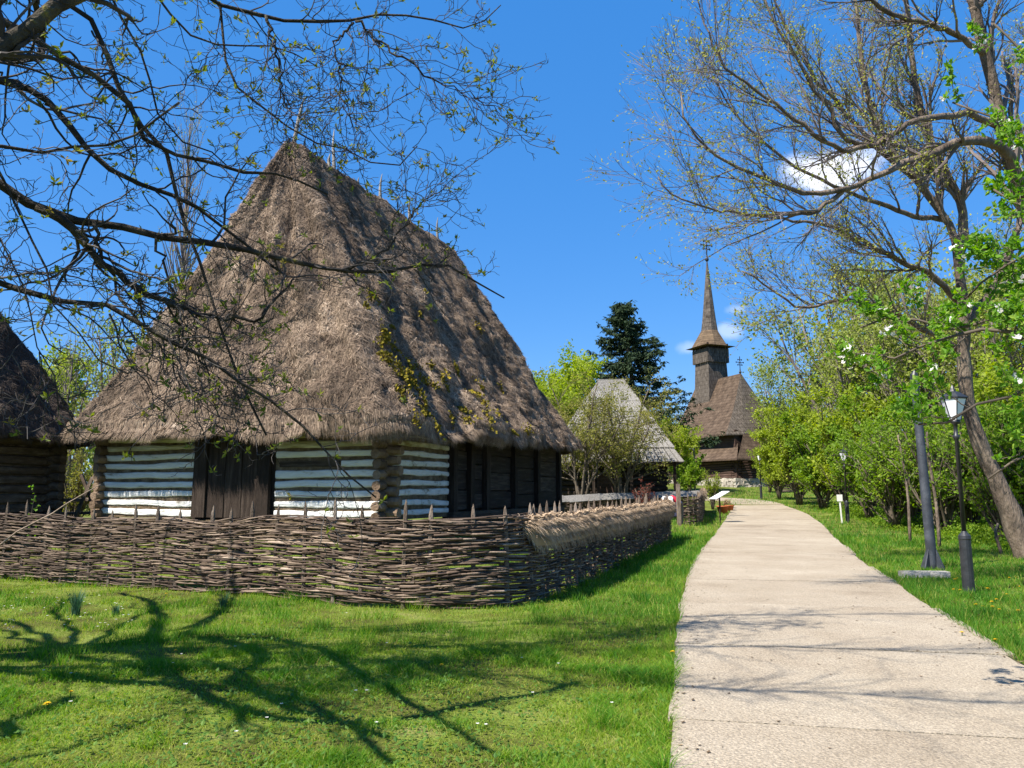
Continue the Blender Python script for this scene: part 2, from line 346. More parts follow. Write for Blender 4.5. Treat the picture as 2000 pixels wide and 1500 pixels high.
M['church_roof'] = mat('church_shingle', [(0, (.042, .028, .019)), (.5, (.105, .071, .048)), (1, (.175, .125, .088))], scale=1.6, detail=11, rough=.9, bump=.5, bscale=9, rnd=.1)
M['church_grey'] = mat('church_grey_shingle', [(0, (.05, .040, .032)), (.5, (.115, .094, .076)), (1, (.20, .17, .145))], scale=3, detail=11, rough=.9, bump=.5, bscale=9, stretch=(2, 2, .7), rnd=.1)
M['church_skirt'] = mat('church_skirt', [(0, (.08, .056, .036)), (.6, (.16, .11, .068)), (1, (.22, .155, .09))], scale=1.6, detail=9, rough=.9, bump=.4)
M['church_wall'] = mat('church_log', [(0, (.018, .011, .008)), (.6, (.07, .042, .032)), (1, (.15, .095, .075))], scale=2, detail=8, rough=.85, bump=.4, stretch=(.5, .5, 4), rnd=.3)
M['stone'] = mat('pale_stone', [(0, (.18, .155, .12)), (.6, (.34, .305, .25)), (1, (.48, .44, .37))], scale=3, detail=8, rough=.9, bump=.5, rnd=.3)
M['daff'] = leafmat('bulb_leaf', [(0, (.03, .085, .045)), (1, (.07, .15, .075))], trans=.25)
M['yellow'] = mat('dandelion_yellow', [(0, (.62, .36, .01)), (1, (.8, .55, .02))], scale=20, rough=.8, bump=0)
M['skin'] = mat('skin', [(0, (.36, .2, .14)), (1, (.46, .28, .2))], scale=10, rough=.6, bump=0)
M['linen'] = mat('white_linen', [(0, (.62, .61, .6)), (1, (.8, .8, .79))], scale=12, rough=.9, bump=.2)
M['redcloth'] = mat('red_cloth', [(0, (.42, .02, .045)), (1, (.55, .035, .06))], scale=12, rough=.9, bump=.2)
M['navy'] = mat('navy_cloth', [(0, (.02, .022, .05)), (1, (.05, .055, .11))], scale=12, rough=.9, bump=.2)
M['dry'] = leafmat('dry_leaf', [(0, (.18, .12, .05)), (1, (.36, .28, .16))], trans=.2)
M['litter'] = mat('litter', [(0, (.05, .035, .02)), (.7, (.14, .095, .055)), (1, (.28, .2, .12))], scale=3, bump=0, attr=.8)
M['redleaf'] = leafmat('red_leaf', [(0, (.10, .022, .014)), (1, (.2, .05, .03))], trans=.3)
M['greystone'] = mat('grey_block', [(0, (.3, .27, .23)), (1, (.52, .48, .42))], scale=5, detail=9, rough=.95, bump=.5, bscale=30)

# shingle courses as relief on the church (too far off to tell the shingles apart)
def add_courses(m, h, w):
    t = m.node_tree; n = t.nodes; l = t.links
    bk = n.new('ShaderNodeTexBrick'); bk.inputs['Scale'].default_value = 1; bk.inputs['Brick Width'].default_value = w; bk.inputs['Row Height'].default_value = h
    bk.inputs['Mortar Size'].default_value = .03; bk.inputs['Mortar Smooth'].default_value = .5; bk.inputs['Color1'].default_value = (1, 1, 1, 1); bk.inputs['Color2'].default_value = (.62, .62, .62, 1); bk.inputs['Mortar'].default_value = (.25, .25, .25, 1)
    tc = n.new('ShaderNodeTexCoord'); sx = n.new('ShaderNodeSeparateXYZ'); l.new(tc.outputs['Object'], sx.inputs[0])
    ad = n.new('ShaderNodeMath'); ad.operation = 'ADD'; l.new(sx.outputs[0], ad.inputs[0]); l.new(sx.outputs[1], ad.inputs[1])
    cb = n.new('ShaderNodeCombineXYZ'); l.new(ad.outputs[0], cb.inputs[0]); l.new(sx.outputs[2], cb.inputs[1]); l.new(cb.outputs[0], bk.inputs['Vector'])
    cr = [x for x in n if x.type == 'VALTORGB'][0]; b = n['Principled BSDF']
    mx = n.new('ShaderNodeMixRGB'); mx.blend_type = 'MULTIPLY'; mx.inputs[0].default_value = .75; l.new(cr.outputs[0], mx.inputs[1]); l.new(bk.outputs['Color'], mx.inputs[2]); l.new(mx.outputs[0], b.inputs['Base Color'])
add_courses(M['church_roof'], .32, .2); add_courses(M['church_grey'], .45, .24); add_courses(M['church_skirt'], .3, .2)

# ------------------------------------------------------------------ ground and path
LE = np.array([gp(u, v)[:2] for u, v in ((1304, 1490), (1312, 1380), (1322, 1255), (1336, 1150), (1362, 1090), (1400, 1040), (1424, 1004), (1434, 984))])
RE = np.array([gp(u, v)[:2] for u, v in ((1995, 1300), (1850, 1212), (1762, 1150), (1700, 1110), (1642, 1060), (1598, 1020), (1570, 1002), (1530, 988))])
LE = np.vstack([LE[0]+(LE[0]-LE[1])*1.6, LE]); RE = np.vstack([RE[0]+(RE[0]-RE[1])*2.2, RE])
_le = spline(LE, 400); _re = spline(RE, 400)
def edgeL(y): return np.interp(y, _le[:, 1], _le[:, 0])
def edgeR(y): return np.interp(y, _re[:, 1], _re[:, 0])
YEND = min(_le[-1, 1], _re[-1, 1])
def onpath(x, y, pad=0): return (x > edgeL(y)-pad) & (x < edgeR(y)+pad) & (y < YEND+1)
PATHN[:] = [edgeL, edgeR]
def warp(n, k, s): t = np.linspace(-1, 1, n); return np.sinh(t*k)/np.sinh(k)*s
gx = warp(190, 5.2, 700); gy = np.r_[np.linspace(-30, 2, 14)[:-1], 2+np.sinh(np.linspace(0, 1, 230)*5)/np.sinh(5)*800]
X, Y = np.meshgrid(gx, gy); Z = G(X, Y)
mb = MB(); nx, ny = len(gx), len(gy)
i, j = np.meshgrid(np.arange(nx-1), np.arange(ny-1)); q = (j*nx+i).ravel()
mb.add(np.stack([X, Y, Z], -1), np.stack([q, q+1, q+nx+1, q+nx], -1)); tag(mb.build('ground', M['ground'], smooth=True), kind='structure')

path = bpy.data.objects.new('path', None); COL.objects.link(path); path['kind'] = 'structure'
mb = MB(); ys = np.linspace(.5, YEND, 160)
V = np.array([[x, y, gz(x, y)+.034] for y in ys for x in (edgeL(y)+.02, edgeR(y)-.02)])
k = np.arange(len(ys)-1)*2; mb.add(V, np.stack([k, k+1, k+3, k+2], -1)); mb.build('bedding', M['joint'], path)
joints = [.6, 3.0, 5.35, 8.1, 11.2, 14.3, 17.3, 20.4, 23.6, 26.8, 30.2, 33.6, 37.2, 41, 45, 49, 53, 57, YEND-.5]
for a, b in zip(joints[:-1], joints[1:]):
    if b > YEND: break
    nu, nv = 13, 11; s = np.linspace(0, 1, nu); t = np.linspace(0, 1, nv); V = []
    dz = rng.normal(0, .004); gap = .014; dr = rng.normal(0, .05)
    for ti in t:
        for si in s:
            tl = (a+gap)+(b-a-2*gap)*ti; sk = (.32-.62*si)*min(1, (YEND-b)/12); y = tl+sk
            xl = edgeL(y); xr = edgeR(y)+dr
            x = xl+(xr-xl)*si
            e = .035*float(vnoise(np.array([y*1.7, si*9, a]))) if si in (0, 1) else 0
            x += e if si in (0, 1) else 0
            V.append([x, y, gz(x, y)+.045+dz])
    V = np.array(V); kk = np.arange(nu*nv).reshape(nv, nu)
    top = np.stack([kk[:-1, :-1], kk[:-1, 1:], kk[1:, 1:], kk[1:, :-1]], -1).reshape(-1, 4)
    per = np.r_[kk[0, :], kk[1:, -1], kk[-1, -2::-1], kk[-2:0:-1, 0]]; n0 = len(V); low = V[per]-np.array([0, 0, .09]); m = len(per)
    r = np.arange(m); sk = np.stack([per[r], n0+r, n0+(r+1) % m, per[(r+1) % m]], -1)
    mb = MB(); mb.add(np.vstack([V, low]), np.vstack([top, sk])); mb.build('slab', M['concrete'], path)

# the far end swings left behind the flower pots
E_ = [gp(u, v) for u, v in ((1432, 985.5), (1531, 987), (1512, 981), (1480, 977), (1372, 971), (1372, 977.5), (1412, 979))]
mb = MB(); V = np.array(E_); V[:, 2] = G(V[:, 0], V[:, 1])+.05; k = len(V); mb.add(np.vstack([V, V-[0, 0, .1]]), [list(range(k)), list(range(k, 2*k))[::-1]]+[[q, k+q, k+(q+1) % k, (q+1) % k] for q in range(k)]); mb.build('slab', M['concrete'], path)
# blown leaves, twigs and soil crumbs on the path
n = 2600; y = rng.uniform(3.5, 26, n); f = np.where(rng.random(n) < .85, rng.beta(.4, 9, n), rng.random(n)); f = np.where(rng.random(n) < .5, f, 1-f); x = edgeL(y)+(edgeR(y)-edgeL(y))*f
P = np.stack([x, y, G(x, y)+.052], -1); D = unit(np.stack([rng.normal(size=n), rng.normal(size=n), .12*rng.random(n)], -1)); Wd = unit(np.cross(D, np.array([0, 0, 1.])))
mb = MB(); ln_ = rng.uniform(.008, .05, n); quads(mb, P, D, Wd, ln_, np.where(rng.random(n) < .5, ln_*.6, .005), rng.random(n), .15); tag(mb.build('litter', M['litter']), kind='stuff')
# ------------------------------------------------------------------ lawn
def blades(n, d0, d1, seg, hmul, name):
    d = np.exp(rng.uniform(np.log(d0), np.log(d1), n)); an = rng.uniform(-.80, .80, n)
    x = d*np.sin(an); y = d*np.cos(an)
    keep = ~onpath(x, y, -.015) & (inside(x, y) < 3.5)
    x, y, d = x[keep], y[keep], d[keep]; n = len(x)
    z = G(x, y)
    P3 = np.stack([x*.55, y*.55, x*0], -1); patch = vnoise(P3)+.6*vnoise(P3*2.7+9)+.35*vnoise(P3*8)
    ins = inside(x, y)
    edge = np.exp(-np.abs(ins)/.25)+np.exp(-np.minimum(np.abs(x-edgeL(y)), np.abs(x-edgeR(y)))/.15)
    lush = sstep(-.5, 3.0, x)*.9
    tuft = np.clip(vnoise(P3*5.5+40)*1.5, 0, 1)
    h = (.018+.026*rng.random(n)+.014*patch.clip(-.5, 1)+.034*lush+.075*tuft**1.6)*hmul*(1+.9*edge)
    h = np.clip(h, .015, .2)
    thin = rng.random(n) < np.clip(.95+.7*patch+.3*lush, .22, 1); x, y, z, d, h, patch, lush, tuft = [q[thin] for q in (x, y, z, d, h, patch, lush, tuft)]; n = len(x)
    a = rng.uniform(0, 2*math.pi, n); lean = rng.uniform(.2, 1.1, n)
    D = np.stack([np.cos(a)*lean, np.sin(a)*lean, np.ones(n)], -1); D = unit(D)
    a2 = rng.uniform(0, 2*math.pi, n); Wd = np.stack([np.cos(a2), np.sin(a2), np.zeros(n)], -1)
    w = (.0042*np.maximum(1, d/6.0)*rng.uniform(.7, 1.4, n))[:, None]
    P = np.stack([x, y, z-.004], -1); hh = h[:, None]
    val = np.clip(.60-.26*lush-.20*patch-.28*tuft+rng.normal(0, .16, n), 0, 1); val = np.where(rng.random(n) < .07, .97, val)
    mb = MB()
    if seg == 1:
        V = np.stack([P-Wd*w/2, P+Wd*w/2, P+D*hh*1.2], 1); mb.add(V.reshape(-1, 3), np.arange(n*3).reshape(-1, 3), np.repeat(val, 3))
    else:
        mid = P+D*hh*.6; D2 = unit(D+np.stack([np.cos(a), np.sin(a), -.35*np.ones(n)], -1)*.7)
        V = np.stack([P-Wd*w/2, P+Wd*w/2, mid+Wd*w*.42, mid-Wd*w*.42, mid+D2*hh*.7], 1).reshape(-1, 3)
        b = np.arange(n)[:, None]*5
        mb.add(V, b+np.array([[0, 1, 2, 3]]), np.repeat(val, 5)); mb.f[3].append((b+np.array([[3, 2, 4]])))
    tag(mb.build(name, M['grass']), kind='stuff')
blades(300000, 3.2, 8.5, 2, 1.0, 'grass')
blades(330000, 8.0, 30, 1, 1.15, 'grass')
blades(120000, 26, 85, 1, 1.9, 'grass')
# broad-leaved weeds in the lawn
n = 34000; d = np.exp(rng.uniform(np.log(3.2), np.log(16), n)); an = rng.uniform(-.8, .8, n); x = d*np.sin(an); y = d*np.cos(an)
P3 = np.stack([x*.8, y*.8, x*0+5], -1); k = (~onpath(x, y, .02)) & (vnoise(P3)+.4*vnoise(P3*4)+rng.normal(0, .2, n) > .12) & (inside(x, y) < 0)
x, y = x[k], y[k]; mb = MB(); P = np.stack([x, y, G(x, y)+.012+.03*rng.random(len(x))], -1)
D = unit(np.stack([rng.normal(size=len(x)), rng.normal(size=len(x)), .25+.3*rng.random(len(x))], -1)); Wd = unit(np.cross(D, np.array([0, 0, 1.])))
s = rng.uniform(.018, .05, len(x)); quads(mb, P, D, Wd, s, s*.65, rng.random(len(x)), .15); tag(mb.build('weeds', M['weed']), kind='stuff')

# ------------------------------------------------------------------ thatched houses
def ring(cx, hx, y0, y1, r, ns=40, nl=60, nc=11):
    """rounded rectangle, counter-clockwise from the front edge's left end"""
    r = min(r, hx*.98, (y1-y0)*.49); out = []
    cs = [(cx+hx-r, y0+r, -math.pi/2), (cx+hx-r, y1-r, 0), (cx-hx+r, y1-r, math.pi/2), (cx-hx+r, y0+r, math.pi)]
    st = [(cx-hx+r, y0), (cx+hx, y0+r), (cx+hx-r, y1), (cx-hx, y1-r)]; en = [(cx+hx-r, y0), (cx+hx, y1-r), (cx-hx+r, y1), (cx-hx, y0+r)]
    for k in range(4):
        n = ns if k % 2 == 0 else nl
        for t in np.linspace(0, 1, n, endpoint=False): out.append([st[k][0]+(en[k][0]-st[k][0])*t, st[k][1]+(en[k][1]-st[k][1])*t])
        for t in np.linspace(0, 1, nc, endpoint=False):
            a = cs[k][2]+t*math.pi/2; out.append([cs[k][0]+r*math.cos(a), cs[k][1]+r*math.sin(a)])
    return np.array(out)
def thatch_roof(parent, W, Ln, o, zc, zr, h, h2, mats, nstraw, nfringe, seed, faces=None):
    """hip roof of thatch over x in [-W, 0], y in [0, Ln]; zc = eave heights (left, near right, far right)"""
    lv = 76; T = np.linspace(0, 1, lv); cx = -W/2; rings = []
    def zeave(p):
        fx = np.clip((p[:, 0]+W)/W, 0, 1); fy = np.clip(p[:, 1]/Ln, 0, 1)
        return zc[0]+(zc[1]-zc[0])*fx+(zc[2]-zc[1])*fy
    def R(t, sh=0., dz=0.):
        hx = (W/2+o)*(1-t)+.30*t-sh; y0 = -o+(h+o-.30)*t+sh; y1 = Ln+o-(h2+o-.30)*t-sh
        p = ring(cx, hx, y0, y1, .95*(1-t)+.28*t); ze = zeave(p)
        return np.c_[p, ze+(zr-ze)*(t-.035*math.sin(math.pi*t))+dz]
    body = [R(t) for t in T]
    top = R(1.0); c = top.copy(); c[:, 0] = cx; c[:, 1] = np.clip(c[:, 1], h+.1, Ln-h2-.1); c[:, 2] = zr+.16
    rings = [R(0, o+.15, .45), R(0, .4, -.14), R(0, .10, -.2), R(0, -.02, -.08)]+body+[top*.5+c*.5+np.array([0, 0, .05]), c]
    V = np.array(rings); m, n, _ = V.shape
    du = np.roll(V, -1, 1)-np.roll(V, 1, 1); dt = np.gradient(V, axis=0); Nn = unit(np.cross(du, dt))
    S = np.linspace(0, 1, n, endpoint=False)
    per = np.linalg.norm(np.diff(np.vstack([V[4], V[4][:1]]), axis=0), axis=1); arc = np.r_[0, np.cumsum(per)][:n]
    hgt = np.arange(m)[:, None]/m*9*np.ones((1, n)); A2 = np.broadcast_to(arc[None], (m, n))
    q = np.stack([A2*1.15, hgt*.38, A2*0+seed], -1); q2 = np.stack([V[..., 0]*1.1, V[..., 1]*1.1, V[..., 2]*1.1+seed], -1)
    dsp = .17*vnoise(q)+.11*vnoise(q*2.3+3)+.08*vnoise(q2)+.06*vnoise(q2*2.6)+.045*vnoise(q2*5.5)+.03*vnoise(q2*11)
    w = np.ones((m, 1)); w[4:] = (1-.6*sstep(.6, .95, np.linspace(0, 1, m-4)))[:, None]; w[:4] = .35; w[-2:] = .3
    V = V+Nn*(dsp*w)[..., None]
    V[2:5, :, 2] += .07*vnoise(np.stack([arc*2.2, arc*0, arc*0+seed], -1))[None]
    mb = MB(); i, j = np.meshgrid(np.arange(n), np.arange(m-1)); 
    Q = np.stack([j*n+i, j*n+(i+1) % n, (j+1)*n+(i+1) % n, (j+1)*n+i], -1).reshape(-1, 4); mb.add(V, Q)
    roof = mb.build('thatch_roof', mats[0], parent, smooth=True)
    # straw over the surface
    B = V[3:3+lv+1]; mm = len(B); a, b, c_, d_ = B[:-1], np.roll(B, -1, 1)[:-1], np.roll(B, -1, 1)[1:], B[1:]
    ar = np.linalg.norm(np.cross(b-a, d_-a), axis=-1)
    rw = parent.matrix_basis.to_3x3() if False else None
    cy_, sy_ = math.cos(parent.rotation_euler.z), math.sin(parent.rotation_euler.z)
    nr = unit(np.cross(b-a, d_-a)); ctr = a
    wx = parent.location.x+cy_*ctr[..., 0]-sy_*ctr[..., 1]; wy = parent.location.y+sy_*ctr[..., 0]+cy_*ctr[..., 1]; wz = parent.location.z+ctr[..., 2]
    nwx = cy_*nr[..., 0]-sy_*nr[..., 1]; nwy = sy_*nr[..., 0]+cy_*nr[..., 1]
    seen = (nwx*(-wx)+nwy*(-wy)+nr[..., 2]*(1.6-wz)) > -1.5
    pr = (ar*np.where(seen, 1, .04)).ravel(); pr /= pr.sum()
    def strands(cell, tt, ln, wd, lift, spread, down, val):
        k = len(cell); J, I = cell//n, cell % n; s = rng.random(k)[:, None]; t = tt[:, None]
        p = (a[J, I]*(1-s)+b[J, I]*s)*(1-t)+(d_[J, I]*(1-s)+c_[J, I]*s)*t
        dn = unit(a[J, I]-d_[J, I]); nn = nr[J, I]; sd_ = np.cross(nn, dn)
        D = unit(dn+sd_*rng.normal(0, spread, (k, 1))+nn*rng.normal(lift, .10, (k, 1))+np.array([0, 0, -down]))
        Wd = unit(np.cross(D, nn+rng.normal(0, .3, (k, 3))))
        p0 = p-D*ln[:, None]*.4+nn*.01
        V3 = np.stack([p0-Wd*wd[:, None]/2, p0+Wd*wd[:, None]/2, p0+D*ln[:, None]], 1)
        return V3, val
    mb = MB()
    k = nstraw; cell = rng.choice(len(pr), k, p=pr); J = cell//n
    pa = a[J, cell % n]; pn = .8*vnoise(pa*.8)+.7*vnoise(pa*2.3+5)+.55*vnoise(pa*5.+9)
    V3, val = strands(cell, rng.random(k), rng.uniform(.10, .40, k), rng.uniform(.010, .028, k), .20, .95, 0, np.clip(.42+.24*pn+rng.normal(0, .2, k), 0, 1))
    mb.add(V3.reshape(-1, 3), np.arange(k*3).reshape(-1, 3), np.repeat(val, 3))
    # fringe hanging at the eave
    k = nfringe; p0 = (ar[:2]*np.where(seen[:2], 1, .1)).ravel(); p0 /= p0.sum(); cell = rng.choice(len(p0), k, p=p0)
    V3, val = strands(cell, rng.random(k)*.8, rng.uniform(.22, .55, k), rng.uniform(.009, .018, k), .03, .16, .9, np.clip(.5+rng.normal(0, .24, k), 0, 1))
    mb.add(V3.reshape(-1, 3), np.arange(k*3).reshape(-1, 3), np.repeat(val, 3))
    mb.build('straw', mats[1], roof, kind='stuff')
    return roof, B, nr
def wall_log(mb, p0, p1, nrm_, hgt, bulge, ns=10, seed=0.):
    p0 = np.array(p0, float); p1 = np.array(p1, float); nrm_ = np.array(nrm_, float)
    t = np.linspace(0, 1, ns+1); V = []
    ln = np.linalg.norm(p1-p0)
    for ti in t:
        c = p0+(p1-p0)*ti; x = ti*ln
        up = hgt/2*(1+.26*float(vnoise(np.array([x*1.5, seed, 0.])))+.12*float(vnoise(np.array([x*5, seed, 1.])))); dn = hgt/2*(1+.26*float(vnoise(np.array([x*1.5, seed, 7.7])))+.12*float(vnoise(np.array([x*5, seed, 5.]))))
        cz = .03*float(vnoise(np.array([x*.8, seed, 3.3])))
        for (f, g) in ((-1, .0), (-.75, .8), (0, 1.0), (.75, .85), (1, .0)):
            V.append(c+nrm_*bulge*g+np.array([0, 0, cz+(up if f > 0 else dn)*f]))
    k = np.arange((ns+1)*5).reshape(ns+1, 5)
    mb.add(V, np.stack([k[:-1, :-1], k[1:, :-1], k[1:, 1:], k[:-1, 1:]], -1).reshape(-1, 4))
    mb.ng.append([mb.n-len(V)+q for q in range(5)]); mb.ng.append([mb.n-5+q for q in range(5)][::-1])
    return mb
def plank(name, p0, p1, w, th, nrm_, m, parent, seg=3, jit=.006):
    """board from p0 to p1, w wide across, th thick along nrm"""
    p0 = np.array(p0, float); p1 = np.array(p1, float); nrm_ = unit(np.array(nrm_, float)); ax = unit(p1-p0); sd_ = np.cross(ax, nrm_)
    mb = MB(); V = []
    for t in np.linspace(0, 1, seg+1):
        c = p0+(p1-p0)*t
        for a, b in ((-1, -1), (1, -1), (1, 1), (-1, 1)): V.append(c+sd_*a*(w/2+rng.normal(0, jit))+nrm_*b*th/2+nrm_*rng.normal(0, jit*.4))
    f = []
    for k in range(seg):
        for q in range(4): f.append([k*4+q, k*4+(q+1) % 4, k*4+4+(q+1) % 4, k*4+4+q])
    f += [[3, 2, 1, 0], [seg*4+q for q in range(4)]]; mb.add(V, f)
    return mb.build(name, m, parent)
def stub(name, p0, p1, r, m, parent, sides=9, tilt=0):
    mb = MB(); P = np.linspace(p0, p1, 4)+rng.normal(0, .006, (4, 3)); tubes(mb, P, np.full(4, r)*rng.uniform(.94, 1.06, 4), sides)
    return mb.build(name, m, parent)

HA = math.radians(20.5); HC = (-2.65, 16.36); HB = .50
house = thing('thatched_house', 'big whitewashed log barn with tall steep brown thatched roof behind the woven fence', 'house', (HC[0], HC[1], HB), -HA)
HW, HL, ZB, ZT = 8.06, 12.33, 1.05-HB, 3.25-HB
roof, RB, RN = thatch_roof(house, HW, HL, .85, (3.12-HB, 2.98-HB, 3.38-HB), 10.75-HB, 1.78, 1.2, (M['thatch'], M['straw']), 165000, 30000, 3.0)
# moss along the near hip
mb = MB(); nB = RB.shape[1]
cand = []
for c in range(80):
    t = int(abs(rng.normal(0, 10)))+1; iy = rng.uniform(-.3, 1) if rng.random() < .42 else rng.uniform(0, 7.5)
    t = min(int(t*1.5), 60)
    # columns whose x is near the right side
    row = RB[t]; dd = np.hypot(row[:, 0]-row[:, 0].max(), row[:, 1]-(row[:, 1].min()+.5+max(0, iy)))
    p = row[np.argmin(dd)]; nn = RN[min(t, RN.shape[0]-1), np.argmin(dd)]
    k = int(rng.integers(12, 60)); e = rng.normal(0, rng.uniform(.04, .12), (k, 3)); e -= nn*np.sum(e*nn, 1, keepdims=True)*.9
    cand.append((p+e+nn*.05, nn, k))
for P, nn, k in cand:
    D = unit(nn*.8+rng.normal(0, .6, (k, 3))); Wd = unit(np.cross(D, rdir(k))); s = rng.uniform(.04, .09, k)
    quads(mb, P, D, Wd, s, s*.9, rng.random(k), .1)
mb.build('moss', M['moss'], roof, kind='stuff')
# weathered sticks standing out of the ridge
for (y, dx, hh, r, lx, ly) in ((1.75, -.12, 1.45, .055, .18, .1), (2.0, .15, .35, .04, .0, 0), (3.3, .20, 1.25, .05, -.10, .1), (4.6, .2, .25, .04, .05, 0), (6.0, .1, .95, .05, .05, .05), (8.0, .1, .95, .05, .0, .05), (10.2, .1, .95, .05, .0, .0), (2.9, .30, .35, .05, .1, 0)):
    P = np.array([[-HW/2+dx+lx*t*hh+.02*math.sin(t*7), y+ly*t*hh, 10.55-HB+t*(hh+.25)-(.1 if dx > .25 else 0)] for t in np.linspace(0, 1, 6)])
    mb = MB(); tubes(mb, P, r*np.array([1, 1.05, .95, .85, .6, .15]), 6); mb.build('ridge_stick', M['silver'], roof, smooth=True)
# walls
mb = MB(); box(mb, (-HW/2, .06, (ZB+ZT)/2), (HW-.02, .12, ZT-ZB)); mb.build('clay_wall', M['clay'], house)
mb = MB(); box(mb, (-.06, 1.55, (ZB+ZT)/2), (.12, 2.9, ZT-ZB)); mb.build('clay_wall', M['clay'], house)
mb = MB(); box(mb, (-HW+.06, HL/2, (ZB+ZT)/2), (.12, HL-.3, ZT-ZB)); mb.build('clay_wall', M['clay'], house)
mb = MB(); box(mb, (-HW/2, HL-.06, (ZB+ZT)/2), (HW-.3, .12, ZT-ZB)); mb.build('clay_wall', M['clay'], house)
mb = MB(); box(mb, (-HW/2, .14, (ZB-.1)/2-.05), (HW+.15, .5, ZB+.12), jit=.015); mb.build('stone_footing', M['clay'], house)
mb = MB(); box(mb, (-.15, HL/2, (ZB-.1)/2-.05), (.5, HL, ZB+.1), jit=.015); mb.build('stone_footing', M['clay'], house)
rows = 10; pit = (ZT-ZB)/rows; D0, D1 = -5.11, -2.84
for r in range(rows):
    z = ZB+pit*(r+.5); m = M['white'] if r < rows-3 else M['white_bounce']
    for (x0, x1) in ((-HW+.12, D0-.02), (D1+.02, -.16)):
        if r == 5 and x1 > -1:
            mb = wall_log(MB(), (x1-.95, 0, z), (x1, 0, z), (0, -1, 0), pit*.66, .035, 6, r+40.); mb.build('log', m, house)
            plank('log', (x0+.1, -.01, z), (x1-1.0, -.01, z), pit*.6, .03, (0, -1, 0), M['darkwood_h'], house); continue
        if r == rows-2 and x1 > -1:
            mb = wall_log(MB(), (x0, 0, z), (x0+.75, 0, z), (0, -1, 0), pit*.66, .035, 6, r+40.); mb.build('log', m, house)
            plank('log', (x0+.8, -.01, z), (x1, -.01, z), pit*.7, .04, (0, -1, 0), M['darkwood_h'], house); continue
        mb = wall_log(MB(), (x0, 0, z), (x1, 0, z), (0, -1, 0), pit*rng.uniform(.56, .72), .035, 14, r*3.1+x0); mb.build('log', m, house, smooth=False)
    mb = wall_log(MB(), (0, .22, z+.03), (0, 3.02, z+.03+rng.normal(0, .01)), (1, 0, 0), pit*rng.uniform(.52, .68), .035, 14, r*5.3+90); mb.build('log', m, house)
    # crossing log ends at both corners
    rr = pit*.47
    stub('log_end', (-.10, .35, z-.04), (-.10, -.26-rng.uniform(0, .08), z-.04), rr, M['logend'], house)
    stub('log_end', (-.35, .10, z+.05), (.22+rng.uniform(0, .09), .10, z+.05), rr, M['logend'], house)
    stub('log_end', (-HW+.10, .35, z-.04), (-HW+.10, -.22-rng.uniform(0, .08), z-.04), rr, M['logend'], house)
    stub('log_end', (-HW+.35, .10, z+.05), (-HW-.2-rng.uniform(0, .1), .10, z+.05), rr, M['logend'], house)
# barn door
door = MB(); box(door, ((D0+D1)/2, .02, (ZB+ZT)/2), (D1-D0, .10, ZT-ZB+.05)); door = door.build('door', M['darkwood'], house)
xs = [D0+.06, D0+.46, D0+.95, D0+1.42, D0+1.86, D1-.06]
for k, (a, b) in enumerate(zip(xs[:-1], xs[1:])):
    off = -.10 if k in (0, 4) else -.06
    plank('plank', ((a+b)/2, off-rng.uniform(0, .012), ZB+.02), ((a+b)/2, off-rng.uniform(0, .012), ZT), b-a-.02, .05 if off > -.08 else .09, (0, -1, 0), M['darkwood'], door)
plank('door_lintel', (D0-.1, -.10, ZT-.22), (D1+.1, -.10, ZT-.22), .2, .12, (0, -1, 0), M['darkwood_h'], house)
# dark timber side wall: posts, boards, beams
posts = [3.18, 4.25, 5.34, 7.57, 9.74, 12.2]
mb = MB(); box(mb, (-.16, (3.05+HL)/2, (ZB+ZT)/2), (.12, HL-3.05, ZT-ZB)); mb.build('inner_wall', M['darkwood_h'], house)
for k, y in enumerate(posts):
    plank('post', (.04, y, ZB-.1), (.04+rng.normal(0, .01), y+rng.normal(0, .02), ZT), .24, .22, (1, 0, 0), M['darkwood'], house, jit=.01)
for k, (a, b) in enumerate(zip(posts[:-1], posts[1:])):
    n = 5 if k % 2 else 4
    for q in range(n):
        z = ZB+.15+(ZT-ZB-.2)*(q+.5)/n
        plank('board', (-.03, a+.12, z), (-.03+rng.normal(0, .012), b-.12, z+rng.normal(0, .008)), (ZT-ZB-.2)/n-.025, .06, (1, 0, 0), M['darkwood_h'], house)
plank('sill_beam', (.02, 3.0, ZB-.02), (.02, HL+.15, ZB-.02), .26, .3, (1, 0, 0), M['darkwood_h'], house)
plank('wall_plate', (.06, -.3, ZT+.08), (.06, HL+.5, ZT+.08+.2), .22, .24, (1, 0, 0), M['darkwood_h'], house)
plank('wall_plate', (-HW-.3, -.02, ZT+.06), (.3, -.02, ZT+.02), .2, .2, (0, -1, 0), M['darkwood_h'], house)

# second house at the left edge
h2 = thing('thatched_house', 'dark thatched log cabin cut by the left edge of the picture', 'house', (-12.0, 20.4, .5), -HA)
h2W, h2L = 7.0, 7.0
class _o: pass
holder = h2
